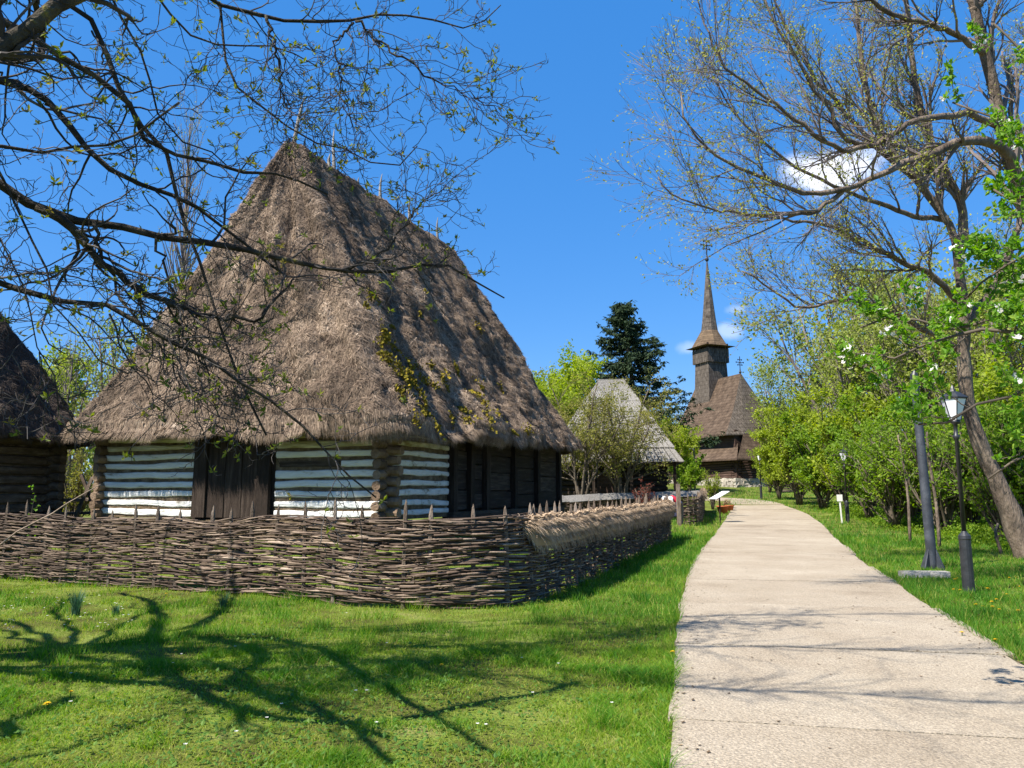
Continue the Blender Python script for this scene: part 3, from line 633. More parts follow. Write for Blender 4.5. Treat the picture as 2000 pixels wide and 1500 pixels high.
# local frame: x in [-W, 0], y in [-L, 0]: shift by building with an offset child frame
h2.location = (-12.0-math.sin(HA)*h2L, 20.4-math.cos(HA)*h2L, .5)
r2, _, _ = thatch_roof(h2, h2W, h2L, .8, (2.55, 2.55, 2.6), 8.7, 2.3, 2.3, (M['thatch_shaded'], M['straw_shaded']), 36000, 8000, 11.0)
mb = MB(); box(mb, (-h2W/2, h2L/2, 1.35), (h2W-.24, h2L-.24, 2.7)); mb.build('inner_wall', M['clay'], h2)
for r in range(9):
    z = .5+r*.24
    mb = wall_log(MB(), (-.12, .1, z), (-.12, h2L-.05, z), (1, 0, 0), .215, .10, 8, r*2.7+300); mb.build('log', M['log'], h2)
    mb = wall_log(MB(), (-h2W, .12, z), (-.05, .12, z), (0, -1, 0), .215, .08, 6, r*2.7+330); mb.build('log', M['white'], h2)
    stub('log_end', (-.35, h2L-.1, z+.08), (.3, h2L-.1, z+.08), .11, M['log'], h2)
    stub('log_end', (-.1, h2L-.3, z), (-.1, h2L+.25, z), .11, M['log'], h2)
plank('sill_beam', (.12, 0, .38), (.12, h2L+.2, .38), .34, .34, (1, 0, 0), M['darkwood_h'], h2)
plank('rafter_end', (-.4, h2L+.2, 2.42), (.75, h2L+.2, 2.42), .16, .16, (0, 0, 1), M['darkwood_h'], h2)

# ------------------------------------------------------------------ wattle fences
def fpos(line, S, s):
    s = np.clip(s, 0, S[-1]); x = np.interp(s, S, line[:, 0]); y = np.interp(s, S, line[:, 1])
    e = .05; x2 = np.interp(np.clip(s+e, 0, S[-1]), S, line[:, 0])-np.interp(np.clip(s-e, 0, S[-1]), S, line[:, 0]); y2 = np.interp(np.clip(s+e, 0, S[-1]), S, line[:, 1])-np.interp(np.clip(s-e, 0, S[-1]), S, line[:, 1])
    t = unit(np.stack([x2, y2], -1)); return x, y, t
def wattle(root, line, base, height, spacing, rows, nparts, rad, off_s=0., stake_h=(.16, .34), lo=1.1, hi=2.5, cap=None, extra=0):
    S = np.r_[0, np.cumsum(np.linalg.norm(np.diff(line, axis=0), axis=1))]; b = np.array(base)
    ns = int(S[-1]/spacing); ss = (np.arange(ns)+.5)*spacing+rng.normal(0, .05, ns)
    sag = lambda s: 1+.03*np.sin(s*.55)+.02*np.sin(s*1.7)
    for k, s in enumerate(ss):
        x, y, t = fpos(line, S, np.array([s])); x, y = float(x[0]), float(y[0]); z0 = gz(x, y)-.1
        for q in range(2 if (cap and s > cap[0] and rng.random() < .45) else 1):
            so = s+(q*rng.uniform(.1, .2)); x, y, t = fpos(line, S, np.array([so])); x, y = float(x[0]), float(y[0])
            zt = z0+.1+height*float(sag(s))+rng.uniform(*stake_h); w = rng.uniform(.028, .040)
            lx, ly = rng.normal(0, .03, 2)
            P = np.array([[x, y, z0], [x+lx*.4, y+ly*.4, z0+(zt-z0)*.5], [x+lx*.85, y+ly*.85, zt-.16], [x+lx, y+ly, zt-.05], [x+lx, y+ly, zt]])
            mb = MB(); tubes(mb, P-b, np.array([w, w, w*.95, w*.5, w*.08]), 5); mb.build('stake', M['stake'], root)
    rods = []
    for r in range(rows):
        fr = r/(rows-1); s = -rng.uniform(0, hi); drop = .12 if fr < .3 else .0
        while s < S[-1]:
            ln = rng.uniform(lo, hi)
            if rng.random() > drop: rods.append((s, ln, .035+fr*height, r))
            s += ln*rng.uniform(.55, .8)
    for q in range(extra):
        rods.append((rng.uniform(0, S[-1]), rng.uniform(.6, 1.6), rng.uniform(.2, 1)*height, int(rng.integers(0, 99))))
    out = []
    for (s, ln, z, r) in rods:
        n = max(5, int(ln/.17)+1); sv = np.clip(np.linspace(s, s+ln, n), 0, S[-1]); 
        if sv[-1]-sv[0] < .3: continue
        x, y, t = fpos(line, S, sv); nr_ = np.stack([t[:, 1], -t[:, 0]], -1)
        ph = math.pi*(sv/spacing-.5)*rng.uniform(.93, 1.07)+(math.pi if rng.random() < .5 else 0)+rng.normal(0, .45)
        of = (.050+.022*rng.random())*np.cos(ph)+rng.normal(0, .005, n)
        zz = G(x, y)+z*sag(sv)+.04*vnoise(np.stack([sv*.8, sv*0+z*3, sv*0], -1))+.012*vnoise(np.stack([sv*2.3, sv*0+r*7.3, sv*0+s], -1))+rng.normal(0, .014)+np.linspace(rng.normal(0, .035), rng.normal(0, .035), n)
        P = np.stack([x+nr_[:, 0]*of, y+nr_[:, 1]*of, zz], -1)
        R0 = rng.uniform(*rad)*(1.25 if rng.random() < .12 else 1)
        out.append((P, R0*np.linspace(1.15, .6, n) if rng.random() < .5 else R0*np.linspace(.6, 1.15, n)))
    d = [np.linalg.norm(P.mean(0))/np.linalg.norm(P[-1]-P[0]) for P, _ in out]; od = np.argsort(d)
    many = MB()
    for k in od[:nparts]:
        P, R0 = out[k]; mb = MB(); tubes(mb, P-b, R0, 4); mb.build('rod', M['rod'], root, smooth=True)
    for k in od[nparts:]:
        P, R0 = out[k]; tubes(many, P-b, R0, 4, val=rng.random())
    if len(od) > nparts: many.build('rods', M['rod_many'], root, smooth=True, kind='stuff')
    return S
def straw_cap(root, line, base, s0, s1, height, wid, drop, nst, m1, m2):
    S = np.r_[0, np.cumsum(np.linalg.norm(np.diff(line, axis=0), axis=1))]; b = np.array(base)
    n = int((s1-s0)/.12); sv = np.linspace(s0, s1, n); x, y, t = fpos(line, S, sv); nr_ = np.stack([t[:, 1], -t[:, 0]], -1); z = G(x, y)+height
    an = np.linspace(-.95, .95, 9)*math.pi/1.25; pr = np.stack([np.sin(an)*wid, (np.cos(an)-.5)*drop], -1)
    endf = np.clip(np.minimum(sv-s0, s1-sv)/.25, .25, 1)
    V = np.stack([x[:, None]+nr_[:, 0:1]*pr[None, :, 0]*endf[:, None], y[:, None]+nr_[:, 1:2]*pr[None, :, 0]*endf[:, None], z[:, None]+pr[None, :, 1]*endf[:, None]], -1)
    V = V+.035*vnoise(V*3.)[..., None]*np.array([1, 1, 1.2])
    k = np.arange(n*9).reshape(n, 9); mb = MB(); mb.add(V-b, np.stack([k[:-1, :-1], k[:-1, 1:], k[1:, 1:], k[1:, :-1]], -1).reshape(-1, 4)); cap = mb.build('thatch_cap', m1, root, smooth=True)
    mb = MB(); q = nst; I = rng.integers(0, n-1, q); J = np.clip(np.round(rng.normal(4, 2.4, q)), 0, 8).astype(int); f = rng.random((q, 1))
    P = V[I, J]*(1-f)+V[I+1, J]*f; side = np.sign(J-4+rng.normal(0, .4, q))[:, None]
    D = unit(np.concatenate([nr_[I]*side*(.75-.12*np.abs(J-4)[:, None])+t[I]*rng.normal(.30, .4, (q, 1)), (-.10-.24*np.abs(J-4)[:, None]+rng.normal(0, .15, (q, 1)))], 1))
    ln = rng.uniform(.12, .34, q)[:, None]; Wd = unit(np.cross(D, rdir(q))); w = rng.uniform(.006, .013, q)[:, None]
    P = P-D*ln*.4+np.array([0, 0, .02])
    mb.add(np.stack([P-Wd*w, P+Wd*w, P+D*ln], 1).reshape(-1, 3)-b, np.arange(q*3).reshape(-1, 3), np.repeat(np.clip(.55+rng.normal(0, .22, q), 0, 1), 3))
    mb.build('straw', m2, cap, kind='stuff')
f1 = thing('wattle_fence', 'long woven stick fence curving round the lawn, straw capped along the path', 'fence', (-.75, 11.1, 0))
SCAP = float(np.interp(12.0, FENCE[140:, 1], FS[140:]))
SCAP = float(FS[np.argmin(np.hypot(FENCE[:, 0]-.10, FENCE[:, 1]-11.5))])
wattle(f1, FENCE, f1.location, 1.17, .56, 78, 300, (.0085, .0165), cap=(SCAP,), extra=260, stake_h=(.2, .38))
straw_cap(f1, FENCE, f1.location, SCAP, FS[-1], 1.13, .19, .25, 30000, M['hay'], M['hay'])

PG = gp(1327, 1026)
l2 = np.array([gp(1336, 1026)[:2], gp(1350, 1026)[:2], gp(1366, 1021)[:2], gp(1372, 1010)[:2], gp(1375, 998)[:2]]); l2 = spline(l2, 40)
f2 = thing('wattle_fence', 'short dark woven stick fence just right of the wooden gate post', 'fence', (l2[0, 0], l2[0, 1], gz(*l2[0])))
S2 = wattle(f2, l2, f2.location, 1.12, .3, 30, 70, (.012, .018), lo=.6, hi=1.4)
straw_cap(f2, l2, f2.location, S2[-1]*.45, S2[-1], 1.12, .17, .2, 1500, M['hay'], M['hay'])
l3 = spline([pix(1060, 960, 33)[:2], pix(1180, 960, 36)[:2], pix(1290, 960, 39)[:2], pix(1368, 960, 41)[:2]], 60)
f3 = thing('wattle_fence', 'far woven fence under grey boards in front of the silver shingled house', 'fence', (l3[0, 0], l3[0, 1], gz(*l3[0])))
S3 = wattle(f3, l3, f3.location, .95, .5, 24, 40, (.014, .02), stake_h=(-.1, -.05))
s = 0.
while s < S3[-1]-.2:
    e = min(s+rng.uniform(.9, 1.4), S3[-1]); x, y, t = fpos(l3, S3, np.array([s, e])); zz = G(x, y)+1.12
    nr_ = np.array([t[0][1], -t[0][0], 0])
    o3 = np.array(f3.location)
    plank('cap_board', np.array([x[0], y[0], zz[0]])+nr_*.14-o3, np.array([x[1], y[1], zz[1]+.02])+nr_*.14-o3, .46, .03, unit(nr_*.6+np.array([0, 0, .8])), M['silver'], f3)
    s = e+.01

# ------------------------------------------------------------------ gate post, signs, pots, poles
z = PG[2]; tp = thing('gate_post', 'upright weathered square wooden post at the gap in the fence', 'post', PG)
plank('post', (0, 0, -.2), (-.01, 0, 1.78), .16, .16, (0, -1, 0), M['stake'], tp, seg=5)
plank('post', (.14, .06, -.2), (.14, .06, .95), .09, .10, (0, -1, 0), M['stake'], tp, seg=3)

p = gp(1407, 1022); ip = thing('information_stand', 'tilted white information panel on a thin rusty post beside the path', 'sign', p, math.radians(-70))
plank('post', (0, 0, -.1), (0, 0, 1.25), .055, .05, (0, -1, 0), M['darkwood'], ip)
plank('panel', (0, -.36, 1.08), (0, .36, 1.42), .55, .03, (0, -.43, .9), M['signwhite'], ip, seg=1, jit=0)
plank('bracket', (0, -.2, 1.12), (0, .15, 1.27), .05, .05, (0, -.43, .9), M['iron'], ip, seg=1, jit=0)

for (u, v, sc, lab) in ((1412, 1003, 1.0, 'nearer terracotta flower pot with dry stalks on the grass by the path'), (1425, 998, .8, 'smaller terracotta flower pot behind the other, at the path edge')):
    p = gp(u, v); pt = thing('flower_pot', lab, 'flower pot', p, 0, 'terracotta flower pots by the path'); pt.scale = (sc,)*3
    lathe(MB(), [(.20, 0), (.23, .02), (.30, .34), (.34, .35), (.34, .42), (.30, .42), (.28, .36), (.02, .36)], 18).build('pot', M['terra'], pt, smooth=True)
    base = np.zeros((14, 5, 3))
    for k in range(14):
        a = rng.uniform(0, 6.28); ln_ = rng.uniform(.25, .55)
        for q in range(5): base[k, q] = (math.cos(a)*(.05+ln_*.5*q/4*(1+.3*q/4)), math.sin(a)*(.05+ln_*.5*q/4), .36+ln_*(q/4)*(1-.25*q/4))
    mb = MB(); tubes(mb, base, np.full((14, 5), .007), 3); mb.build('stalks', M['shrubwood'], pt, kind='stuff')
    mb = MB(); leaves_at(mb, along(base, 8, .4), .12, ratio=.3); mb.build('leaves', M['dry'], pt, kind='stuff')

def board_sign(u, v, hgt, w, h, lab, lean=0):
    p = gp(u, v); r = thing('sign', lab, 'sign', p)
    plank('stake', (0, 0, -.1), (-lean, 0, hgt-h*.6), .06, .03, (0, -1, 0), M['signwhite'], r, jit=.002)
    plank('board', (-lean, -.03, hgt-h), (-lean*1.1, -.03, hgt), w, .02, (0, -1, 0), M['signwhite'], r, seg=1, jit=.002)
    return r
board_sign(1645, 1022, 1.28, .25, .30, 'small blank white sign on a white stick at the right edge of the path', .06)
board_sign(1394, 984, 1.0, .16, .16, 'tiny pale sign on a stick by the little shrub in front of the church', .03)

def lantern_lamp(p, lab, yaw, hgt=3.25):
    r = thing('street_lamp', lab, 'lamp', p, yaw, 'black lantern lamps along the path')
    lathe(MB(), [(.10, -.1), (.10, .05), (.092, .1), (.088, .86), (.095, .88), (.09, .93), (.055, .97), (.045, 1.0)], 14).build('base', M['iron'], r, smooth=False)
    lathe(MB(), [(.036, .98), (.032, hgt-.75), (.05, hgt-.73), (.05, hgt-.68), (.03, hgt-.66), (.03, hgt-.5), (.075, hgt-.47), (.08, hgt-.43)], 10).build('pole', M['iron'], r, smooth=True)
    hd = MB(); lathe(hd, [(.215, hgt-.075), (.22, hgt-.05), (.12, hgt+.03), (.05, hgt+.06), (.03, hgt+.12), (.012, hgt+.16)], 6)
    hd = hd.build('lantern_cap', M['iron'], r)
    an = np.arange(6)*math.pi/3
    for k in range(6):
        a, b = an[k]+.06, an[k]+math.pi/3-.06; c = []
        for (rr, zz) in ((.085, hgt-.42), (.19, hgt-.078)):
            c += [(rr*math.cos(a), rr*math.sin(a), zz), (rr*math.cos(b), rr*math.sin(b), zz)]
        c = np.array(c); n_ = np.array([math.cos((a+b)/2), math.sin((a+b)/2), 0])*.006
        mb = MB(); mb.add(np.vstack([c[[0, 1, 3, 2]]-n_, c[[0, 1, 3, 2]]]), BOXF); mb.build('pane', M['glass'], r)
        P = np.array([[.09*math.cos(an[k]), .09*math.sin(an[k]), hgt-.43], [.2*math.cos(an[k]), .2*math.sin(an[k]), hgt-.07]])
        mb = MB(); tubes(mb, P, [.009, .009], 4); mb.build('glazing_bar', M['iron'], r)
    return r
lamp = lantern_lamp(gp(1893, 1160), 'nearest black lantern lamp, thick base, beside the leaning grey pole', .3)
dup(lamp, gp(1656, 1021), .8, 'middle black lantern lamp behind the small white sign')
dup(lamp, gp(1487, 974), .1, 'farthest black lantern lamp, on the grass before the church')

p = gp(1822, 1112); t_ = pix(1786, 742, p[1]); up = thing('utility_pole', 'leaning dark grey metal pole with flared foot beside the lamp', 'pole', p)
d = t_-p; mb = MB(); P = np.array([d*f for f in (-.02, .03, .3, .6, .97, 1.0)]); tubes(mb, P, [.108, .106, .10, .092, .083, .08], 16); mb.build('shaft', M['pole'], up, smooth=True)
mb = MB(); P = np.array([d*f for f in (.955, .985)]); tubes(mb, P, [.098, .098], 16); mb.build('collar', M['iron'], up)
mb = MB(); P = np.array([d*1.0, d*1.0+[0, 0, .10], d*1.0+[.02, 0, .2]]); tubes(mb, P, [.09, .08, .04], 12); mb.build('cap', M['iron'], up)
for k in range(4):
    a = k*math.pi/2+.5; c, s = math.cos(a), math.sin(a)
    V = [(c*.10, s*.10, 0), (c*.27, s*.27, -.02), (c*.26, s*.26, .05), (c*.11, s*.11, .42)]; n_ = np.array([-s, c, 0])*.015
    mb = MB(); V = np.array(V); mb.add(np.vstack([V-n_, V+n_]), BOXF); mb.build('fin', M['pole'], up)
p = gp(1805, 1128); mb = MB(); box(mb, (0, 0, .04), (.9, .2, .18), jit=.012); kb = mb.build('concrete_block', M['greystone']); kb.location = p; kb.rotation_euler = (0, 0, -.05)
tag(kb, 'low grey concrete block lying in the grass before the grey pole', 'block')

p = gp(1358, 968); cp = thing('camera_mast', 'slim grey mast carrying a white lamp arm in front of the church', 'lamp', p)
def zt(v): return pix(1358, v, p[1])[2]-p[2]
lathe(MB(), [(.07, -.1), (.065, zt(872))], 10).build('mast', M['pole'], cp)
lathe(MB(), [(.09, zt(945)), (.09, zt(930))], 10).build('band', M['signwhite'], cp)
plank('arm', (.05, 0, zt(877)), (-.42, -.05, zt(876)), .06, .05, (0, 0, 1), M['signwhite'], cp, jit=0)
lathe(MB(), [(.02, -.16), (.10, -.13), (.14, -.05), (.13, .05), (.07, .1)], 12, c=(-.46, -.05, zt(878))).build('lamp_head', M['signwhite'], cp, smooth=True)
mb = MB(); box(mb, (.06, -.02, zt(871)), (.14, .2, .22)); mb.build('camera_box', M['signwhite'], cp)

p = gp(1538, 972); bn = thing('park_bench', 'small wooden bench seen from behind among the right hand bushes', 'bench', p, .15)
for k in range(4): plank('slat', (-.8, .2, .52+k*.15), (.8, .2, .52+k*.15), .11, .03, (0, -1, 0), M['stake'], bn)
for k in range(3): plank('slat', (-.8, -.3+k*.16, .45), (.8, -.3+k*.16, .45), .13, .03, (0, 0, 1), M['stake'], bn)
for sx in (-.68, .68):
    for y in (-.28, .18): plank('leg', (sx, y, -.1), (sx, y, 1.0 if y > 0 else .44), .07, .06, (0, -1, 0), M['darkwood'], bn)

# ------------------------------------------------------------------ silver shingled house
gy_ = 44.; c0 = pix(1196, 850, gy_); gh_z = gz(c0[0], gy_)
gh = thing('shingled_house', 'dark log house under a steep silver grey board roof behind the far fence', 'house', (c0[0], gy_, gh_z), math.radians(-8))
def zh(v, y=gy_-2): return pix(1200, v, y)[2]-gh_z
zE, zR = zh(903), zh(733); hw, hd = 3.6, 3.1
for k in range(7):
    t0_, t1_ = k/7, (k+1)/7+.012
    def rect(t, out): w_ = (hw+out)*(1-t)+.75*t; d_ = (hd+out)*(1-t)+.12*t; return w_, d_, zE+(zR-zE)*(t**.93)
    a = rect(t0_, .10-.01*k+.03); b = rect(t1_, .0); V = []
    w0, d0_, z0_ = a; w1, d1_, z1_ = b
    # front/right/back/left boards with small gaps
    mb = MB()
    for (ax, sg) in (('x', -1), ('x', 1), ('y', 1), ('y', -1)):
        nb = 24 if ax == 'x' else 22
        for q in range(nb):
            g0, g1 = -1+2*q/nb+.008, -1+2*(q+1)/nb-.008; dz_ = rng.normal(0, .012)
            if ax == 'x': c = [(g0*w0, sg*d0_, z0_+dz_), (g1*w0, sg*d0_, z0_+dz_), (g1*w1, sg*d1_, z1_), (g0*w1, sg*d1_, z1_)]
            else: c = [(sg*w0, g0*d0_, z0_+dz_), (sg*w0, g1*d0_, z0_+dz_), (sg*w1, g1*d1_, z1_), (sg*w1, g0*d1_, z1_)]
            c = np.array(c); th = np.array([0, 0, .045]); mb.add(np.vstack([c-th, c]), BOXF)
    mb.build('shingle_course', M['silver'], gh)
mb = MB(); w0, d0_, z0_ = hw-.1, hd-.1, zE-.05; V = [(-w0, -d0_, z0_), (w0, -d0_, z0_), (w0, d0_, z0_), (-w0, d0_, z0_), (-.65, -.06, zR-.1), (.65, -.06, zR-.1), (.65, .06, zR-.1), (-.65, .06, zR-.1)]
mb.add(V, BOXF); mb.build('roof_core', M['darkwood'], gh)
plank('ridge_board', (-.85, 0, zR+.03), (.85, 0, zR+.03), .25, .08, (0, 0, 1), M['silver'], gh)
mb = MB(); box(mb, (0, .1, zE/2), (hw*2-1.6, hd*2-1.7, zE+.2)); mb.build('inner_wall', M['darkwood'], gh)
for r in range(10):
    mb = wall_log(MB(), (-hw+.75, -hd+.92, .25+r*.26), (hw-.75, -hd+.92, .25+r*.26), (0, -1, 0), .235, .1, 5, r+500.); mb.build('log', M['darkwood_h'], gh)
    mb = wall_log(MB(), (hw-.78, -hd+.9, .25+r*.26), (hw-.78, hd-.9, .25+r*.26), (1, 0, 0), .235, .1, 5, r+540.); mb.build('log', M['darkwood_h'], gh)
for x in (-hw+.35, -1, 1, hw-.35): plank('porch_post', (x, -hd+.3, 0), (x, -hd+.3, zE), .15, .15, (0, -1, 0), M['darkwood'], gh)
plank('door', (-.4, -hd+.80, .3), (-.4, -hd+.80, 2.1), .9, .06, (0, -1, 0), M['church_wall'], gh)

# ------------------------------------------------------------------ church
CY = 82.; cc = pix(1447, 729, CY); cz0 = 2.55
ch = thing('wooden_church', 'tall wooden church with a needle spire at the end of the path', 'church', (cc[0], CY, cz0), math.radians(22))
def zc(v, y=CY): return pix(1420, v, y)[2]-cz0
zr_, zu, zl, zlt, zw0, zs = zc(729), zc(850, CY-2), zc(898, CY-3), zc(868, CY-2), zc(936), zc(950)
def face(name, pts, m, th=.14, parent=ch):
    P = np.array(pts, float); n_ = unit(np.cross(P[1]-P[0], P[2]-P[0])); k = len(P); mb = MB()
    mb.add(np.vstack([P, P-n_*th]), [list(range(k)), [k+q for q in range(k)][::-1]]+[[q, k+q, k+(q+1) % k, (q+1) % k][::-1] for q in range(k)])
    return mb.build(name, m, parent)
def swept(name, top0, top1, bot0, bot1, m, n=7, sag=.45, parent=ch):
    """roof slope with a slight bell-cast sweep, built in courses"""
    t = np.linspace(0, 1, n+1); A = [np.array(top0)+(np.array(bot0)-np.array(top0))*x-np.array([0, 0, sag*math.sin(math.pi*x)]) for x in t]; B = [np.array(top1)+(np.array(bot1)-np.array(top1))*x-np.array([0, 0, sag*math.sin(math.pi*x)]) for x in t]
    mb = MB(); V = np.array([p for a, b in zip(A, B) for p in (a, b)]); W2 = V-np.array([0, 0, .14]); k = np.arange(n)*2; nn = len(V)
    mb.add(np.vstack([V, W2]), np.vstack([np.stack([k, k+2, k+3, k+1], -1), np.stack([nn+k, nn+k+1, nn+k+3, nn+k+2], -1), np.stack([k, nn+k, nn+k+2, k+2], -1), np.stack([k+1, k+3, nn+k+3, nn+k+1], -1), np.array([[n*2, nn+n*2, nn+n*2+1, n*2+1], [0, 1, nn+1, nn]])]))
    return mb.build(name, m, parent)
RB_ = 8.
P0 = (0, 0, zr_)
swept('roof_slope', (0, RB_, zr_-.15), P0, (-4.3, RB_, zu-.1), (-4.2, -2.5, zu), M['church_roof'])
swept('roof_slope', P0, (0, RB_, zr_-.15), (4.2, -2.5, zu), (4.3, RB_, zu-.1), M['church_roof'])
swept('roof_slope', P0, P0, (-4.2, -2.5, zu), (-2.3, -2.9, zu+.05), M['church_grey'])
swept('roof_slope', P0, P0, (-2.3, -2.9, zu+.05), (2.3, -2.9, zu+.05), M['church_grey'])
swept('roof_slope', P0, P0, (2.3, -2.9, zu+.05), (4.2, -2.5, zu), M['church_grey'])
swept('roof_slope', (-2.3, -2.85, zu+.1), (2.3, -2.85, zu+.1), (-4.3, -4.2, zl), (4.3, -4.2, zl), M['church_roof'], sag=.15)
swept('roof_slope', (-3.3, RB_, zlt), (-2.9, -2.7, zlt), (-5.3, RB_, zl+.1), (-4.3, -4.2, zl), M['church_roof'], sag=.12)
swept('roof_slope', (2.9, -2.7, zlt), (3.3, RB_, zlt), (4.3, -4.2, zl), (5.3, RB_, zl+.1), M['church_roof'], sag=.12)
mb = MB(); box(mb, (0, 3.9, (zlt-.3+zu+.3)/2), (6.4, 13.0, zu-zlt+.9)); mb.build('upper_wall', M['church_wall'], ch)
for r in range(9):
    h_ = (zl+.35-zw0)/9; z = zw0+h_*(r+.5)
    for (a, b, nn) in (((-3.0, -3.2, z), (3.0, -3.2, z), (0, -1, 0)), ((-3.6, RB_, z), (-3.6, -2.4, z), (-1, 0, 0)), ((3.6, -2.4, z), (3.6, RB_, z), (1, 0, 0)), ((-3.6, -2.4, z), (-3.0, -3.2, z), (-.8, -.6, 0)), ((3.0, -3.2, z), (3.6, -2.4, z), (.8, -.6, 0))):
        mb = wall_log(MB(), a, b, nn, h_*.93, .09, 4, r+700.); mb.build('log', M['church_wall'], ch)
mb = MB(); box(mb, (0, 3.6, (zl+zw0)/2), (6.9, 13.2, zl-zw0+.6)); mb.build('inner_wall', M['church_wall'], ch)
# dry stone plinth, stone by stone
def stones(axis, c, a0, a1):
    for r in range(3):
        a = a0; hh_ = (zw0-zs+.25)/3
        while a < a1:
            w_ = rng.uniform(.3, .85); z = zs-.25+(r+.5)*hh_; mb = MB()
            box(mb, (0, 0, 0), (w_, .4, hh_*1.02) if axis == 'x' else (.4, w_, hh_*1.02), jit=.045, top=.88)
            so = mb.build('stone', M['stone'], ch); so.location = (a+w_/2, c+.06*r, z) if axis == 'x' else (c+.06*r, a+w_/2, z); a += w_*.98
stones('x', -3.6, -4.2, 4.2); stones('y', -4.0, -3.3, RB_)
# tower
TX, TY = 0., 5.2; tw = 1.24
def zt2(v): return pix(1393, v, CY+6)[2]-cz0
zb1, zb2, zb3, zsp, ztip = zt2(712), zt2(681), zt2(683), zt2(653), zt2(515)
tower = MB(); V = []
for (z, w_) in ((zu+1.0, tw*1.32), (zu+3.2, tw*1.16), ((zu+zb1)/2+1.5, tw*1.08), (zb1, tw)): V += [(TX-w_, TY-w_, z), (TX+w_, TY-w_, z), (TX+w_, TY+w_, z), (TX-w_, TY+w_, z)]
Fq = [[k*4+q, k*4+(q+1) % 4, k*4+4+(q+1) % 4, k*4+4+q] for k in range(3) for q in range(4)]+[[12, 13, 14, 15]]
tower.add(V, Fq); tower = tower.build('tower', M['church_grey'], ch)
gw = tw*1.16
for k, (sx, sy) in enumerate(((0, -1), (1, 0), (0, 1), (-1, 0))):
    for q in range(9):
        g = -gw+gw*2*(q+.5)/9; c = (TX+(g if sx == 0 else sx*gw), TY+(g if sy == 0 else sy*gw), (zb1+zb2-.45)/2-.05)
        s_ = (gw*2/9-.03, .07, zb2-zb1-.30) if sx == 0 else (.07, gw*2/9-.03, zb2-zb1-.30)
        mb = MB(); box(mb, c, s_, jit=.006); mb.build('gallery_board', M['church_grey'], tower)
for sx in (-1, 0, 1):
    for sy in (-1, 0, 1):
        if (sx, sy) != (0, 0):
            mb = MB(); box(mb, (TX+sx*gw*.93, TY+sy*gw*.93, zb2-.3), (.16, .16, 1.0)); mb.build('gallery_post', M['darkwood'], tower)
mb = MB(); box(mb, (TX, TY, (zb1+zb2)/2), (tw*1.9, tw*1.9, zb2-zb1+.2)); mb.build('belfry', M['darkwood'], tower)
sk = MB(); V = []
so_ = tw*1.62
for k in range(8):
    a = k*math.pi/4+math.pi/8; V.append((TX+math.cos(a)*tw*.80, TY+math.sin(a)*tw*.80, zsp+.1))
for k in range(8):
    a = k*math.pi/4+math.pi/8; c, s = math.cos(a), math.sin(a); m_ = max(abs(c), abs(s)); V.append((TX+c/m_*so_*.97, TY+s/m_*so_*.97, zb3))
cn = [(TX+so_, TY+so_, zb3-.04), (TX-so_, TY+so_, zb3-.04), (TX-so_, TY-so_, zb3-.04), (TX+so_, TY-so_, zb3-.04)]; V += cn
f = []
for k in range(8):
    k2 = (k+1) % 8
    if k % 2 == 0: f.append([k, 8+k, 16+k//2, 8+k2, k2])
    else: f.append([k, 8+k, 8+k2, k2])
f.append(list(range(8))); f.append([16, 17, 18, 19][::-1]); sk.add(V, f); sk.build('skirt_roof', M['church_skirt'], tower)
hs_ = ztip-zsp
lathe(MB(), [(tw*.79, zsp+.05), (tw*.66, zsp+hs_*.14), (tw*.52, zsp+hs_*.32), (tw*.34, zsp+hs_*.58), (tw*.15, zsp+hs_*.85), (.05, ztip)], 8, c=(TX, TY, 0), rot0=math.pi/8).build('spire', M['church_grey'], tower)
def cross(x, y, z, s, parent):
    lathe(MB(), [(.03, 0), (.16*s, .12*s), (.2*s, .25*s), (.16*s, .38*s), (.05, .48*s), (.12*s, .6*s), (.05, .7*s)], 10, c=(x, y, z)).build('finial', M['iron'], parent, smooth=True)
    mb = MB(); b = .055*s
    box(mb, (x, y, z+1.6*s), (b*1.6, b*1.6, 2.1*s))
    for (zz, w_) in ((1.35, .8), (1.75, 1.35), (2.15, .7)):
        box(mb, (x, y-.002, z+zz*s), (w_*s, b*1.3, b*1.6))
        for sg in (-1, 1): box(mb, (x+sg*w_*s/2, y+.002, z+zz*s), (b*2, b*1.2, b*4))
    for sg in (-1, 1): tubes(mb, np.array([[x+sg*.42*s, y, z+1.36*s], [x+sg*.2*s, y, z+1.6*s], [x, y, z+1.95*s]]), np.full(3, b*.6), 4)
    mb.build('cross', M['iron'], parent)
cross(TX, TY, ztip-.15, 1.15, tower); cross(0, .1, zr_-.05, .72, ch)

# ------------------------------------------------------------------ trees
def px_path(pts): return np.array([pix(*q) for q in pts])
def limb(name, pts, r0, r1, parent, base, m, n=22, sides=8, wob=.015, pw=.8):
    P = spline(pts, n); P[1:-1] += wob*rng.normal(size=(n-2, 3)); R = r0+(r1-r0)*np.linspace(0, 1, n)**pw
    R = R*(1+.06*rng.normal(size=n)); mb = MB(); tubes(mb, P-np.array(base), R, sides); mb.build(name, m, parent, smooth=True)
    return P, R
def rs(P, R, n=14):
    i = np.linspace(0, len(P)-1, n); k = np.minimum(i.astype(int), len(P)-2); f = (i-k); return P[k]*(1-f[:, None])+P[k+1]*f[:, None], R[k]*(1-f)+R[k+1]*f

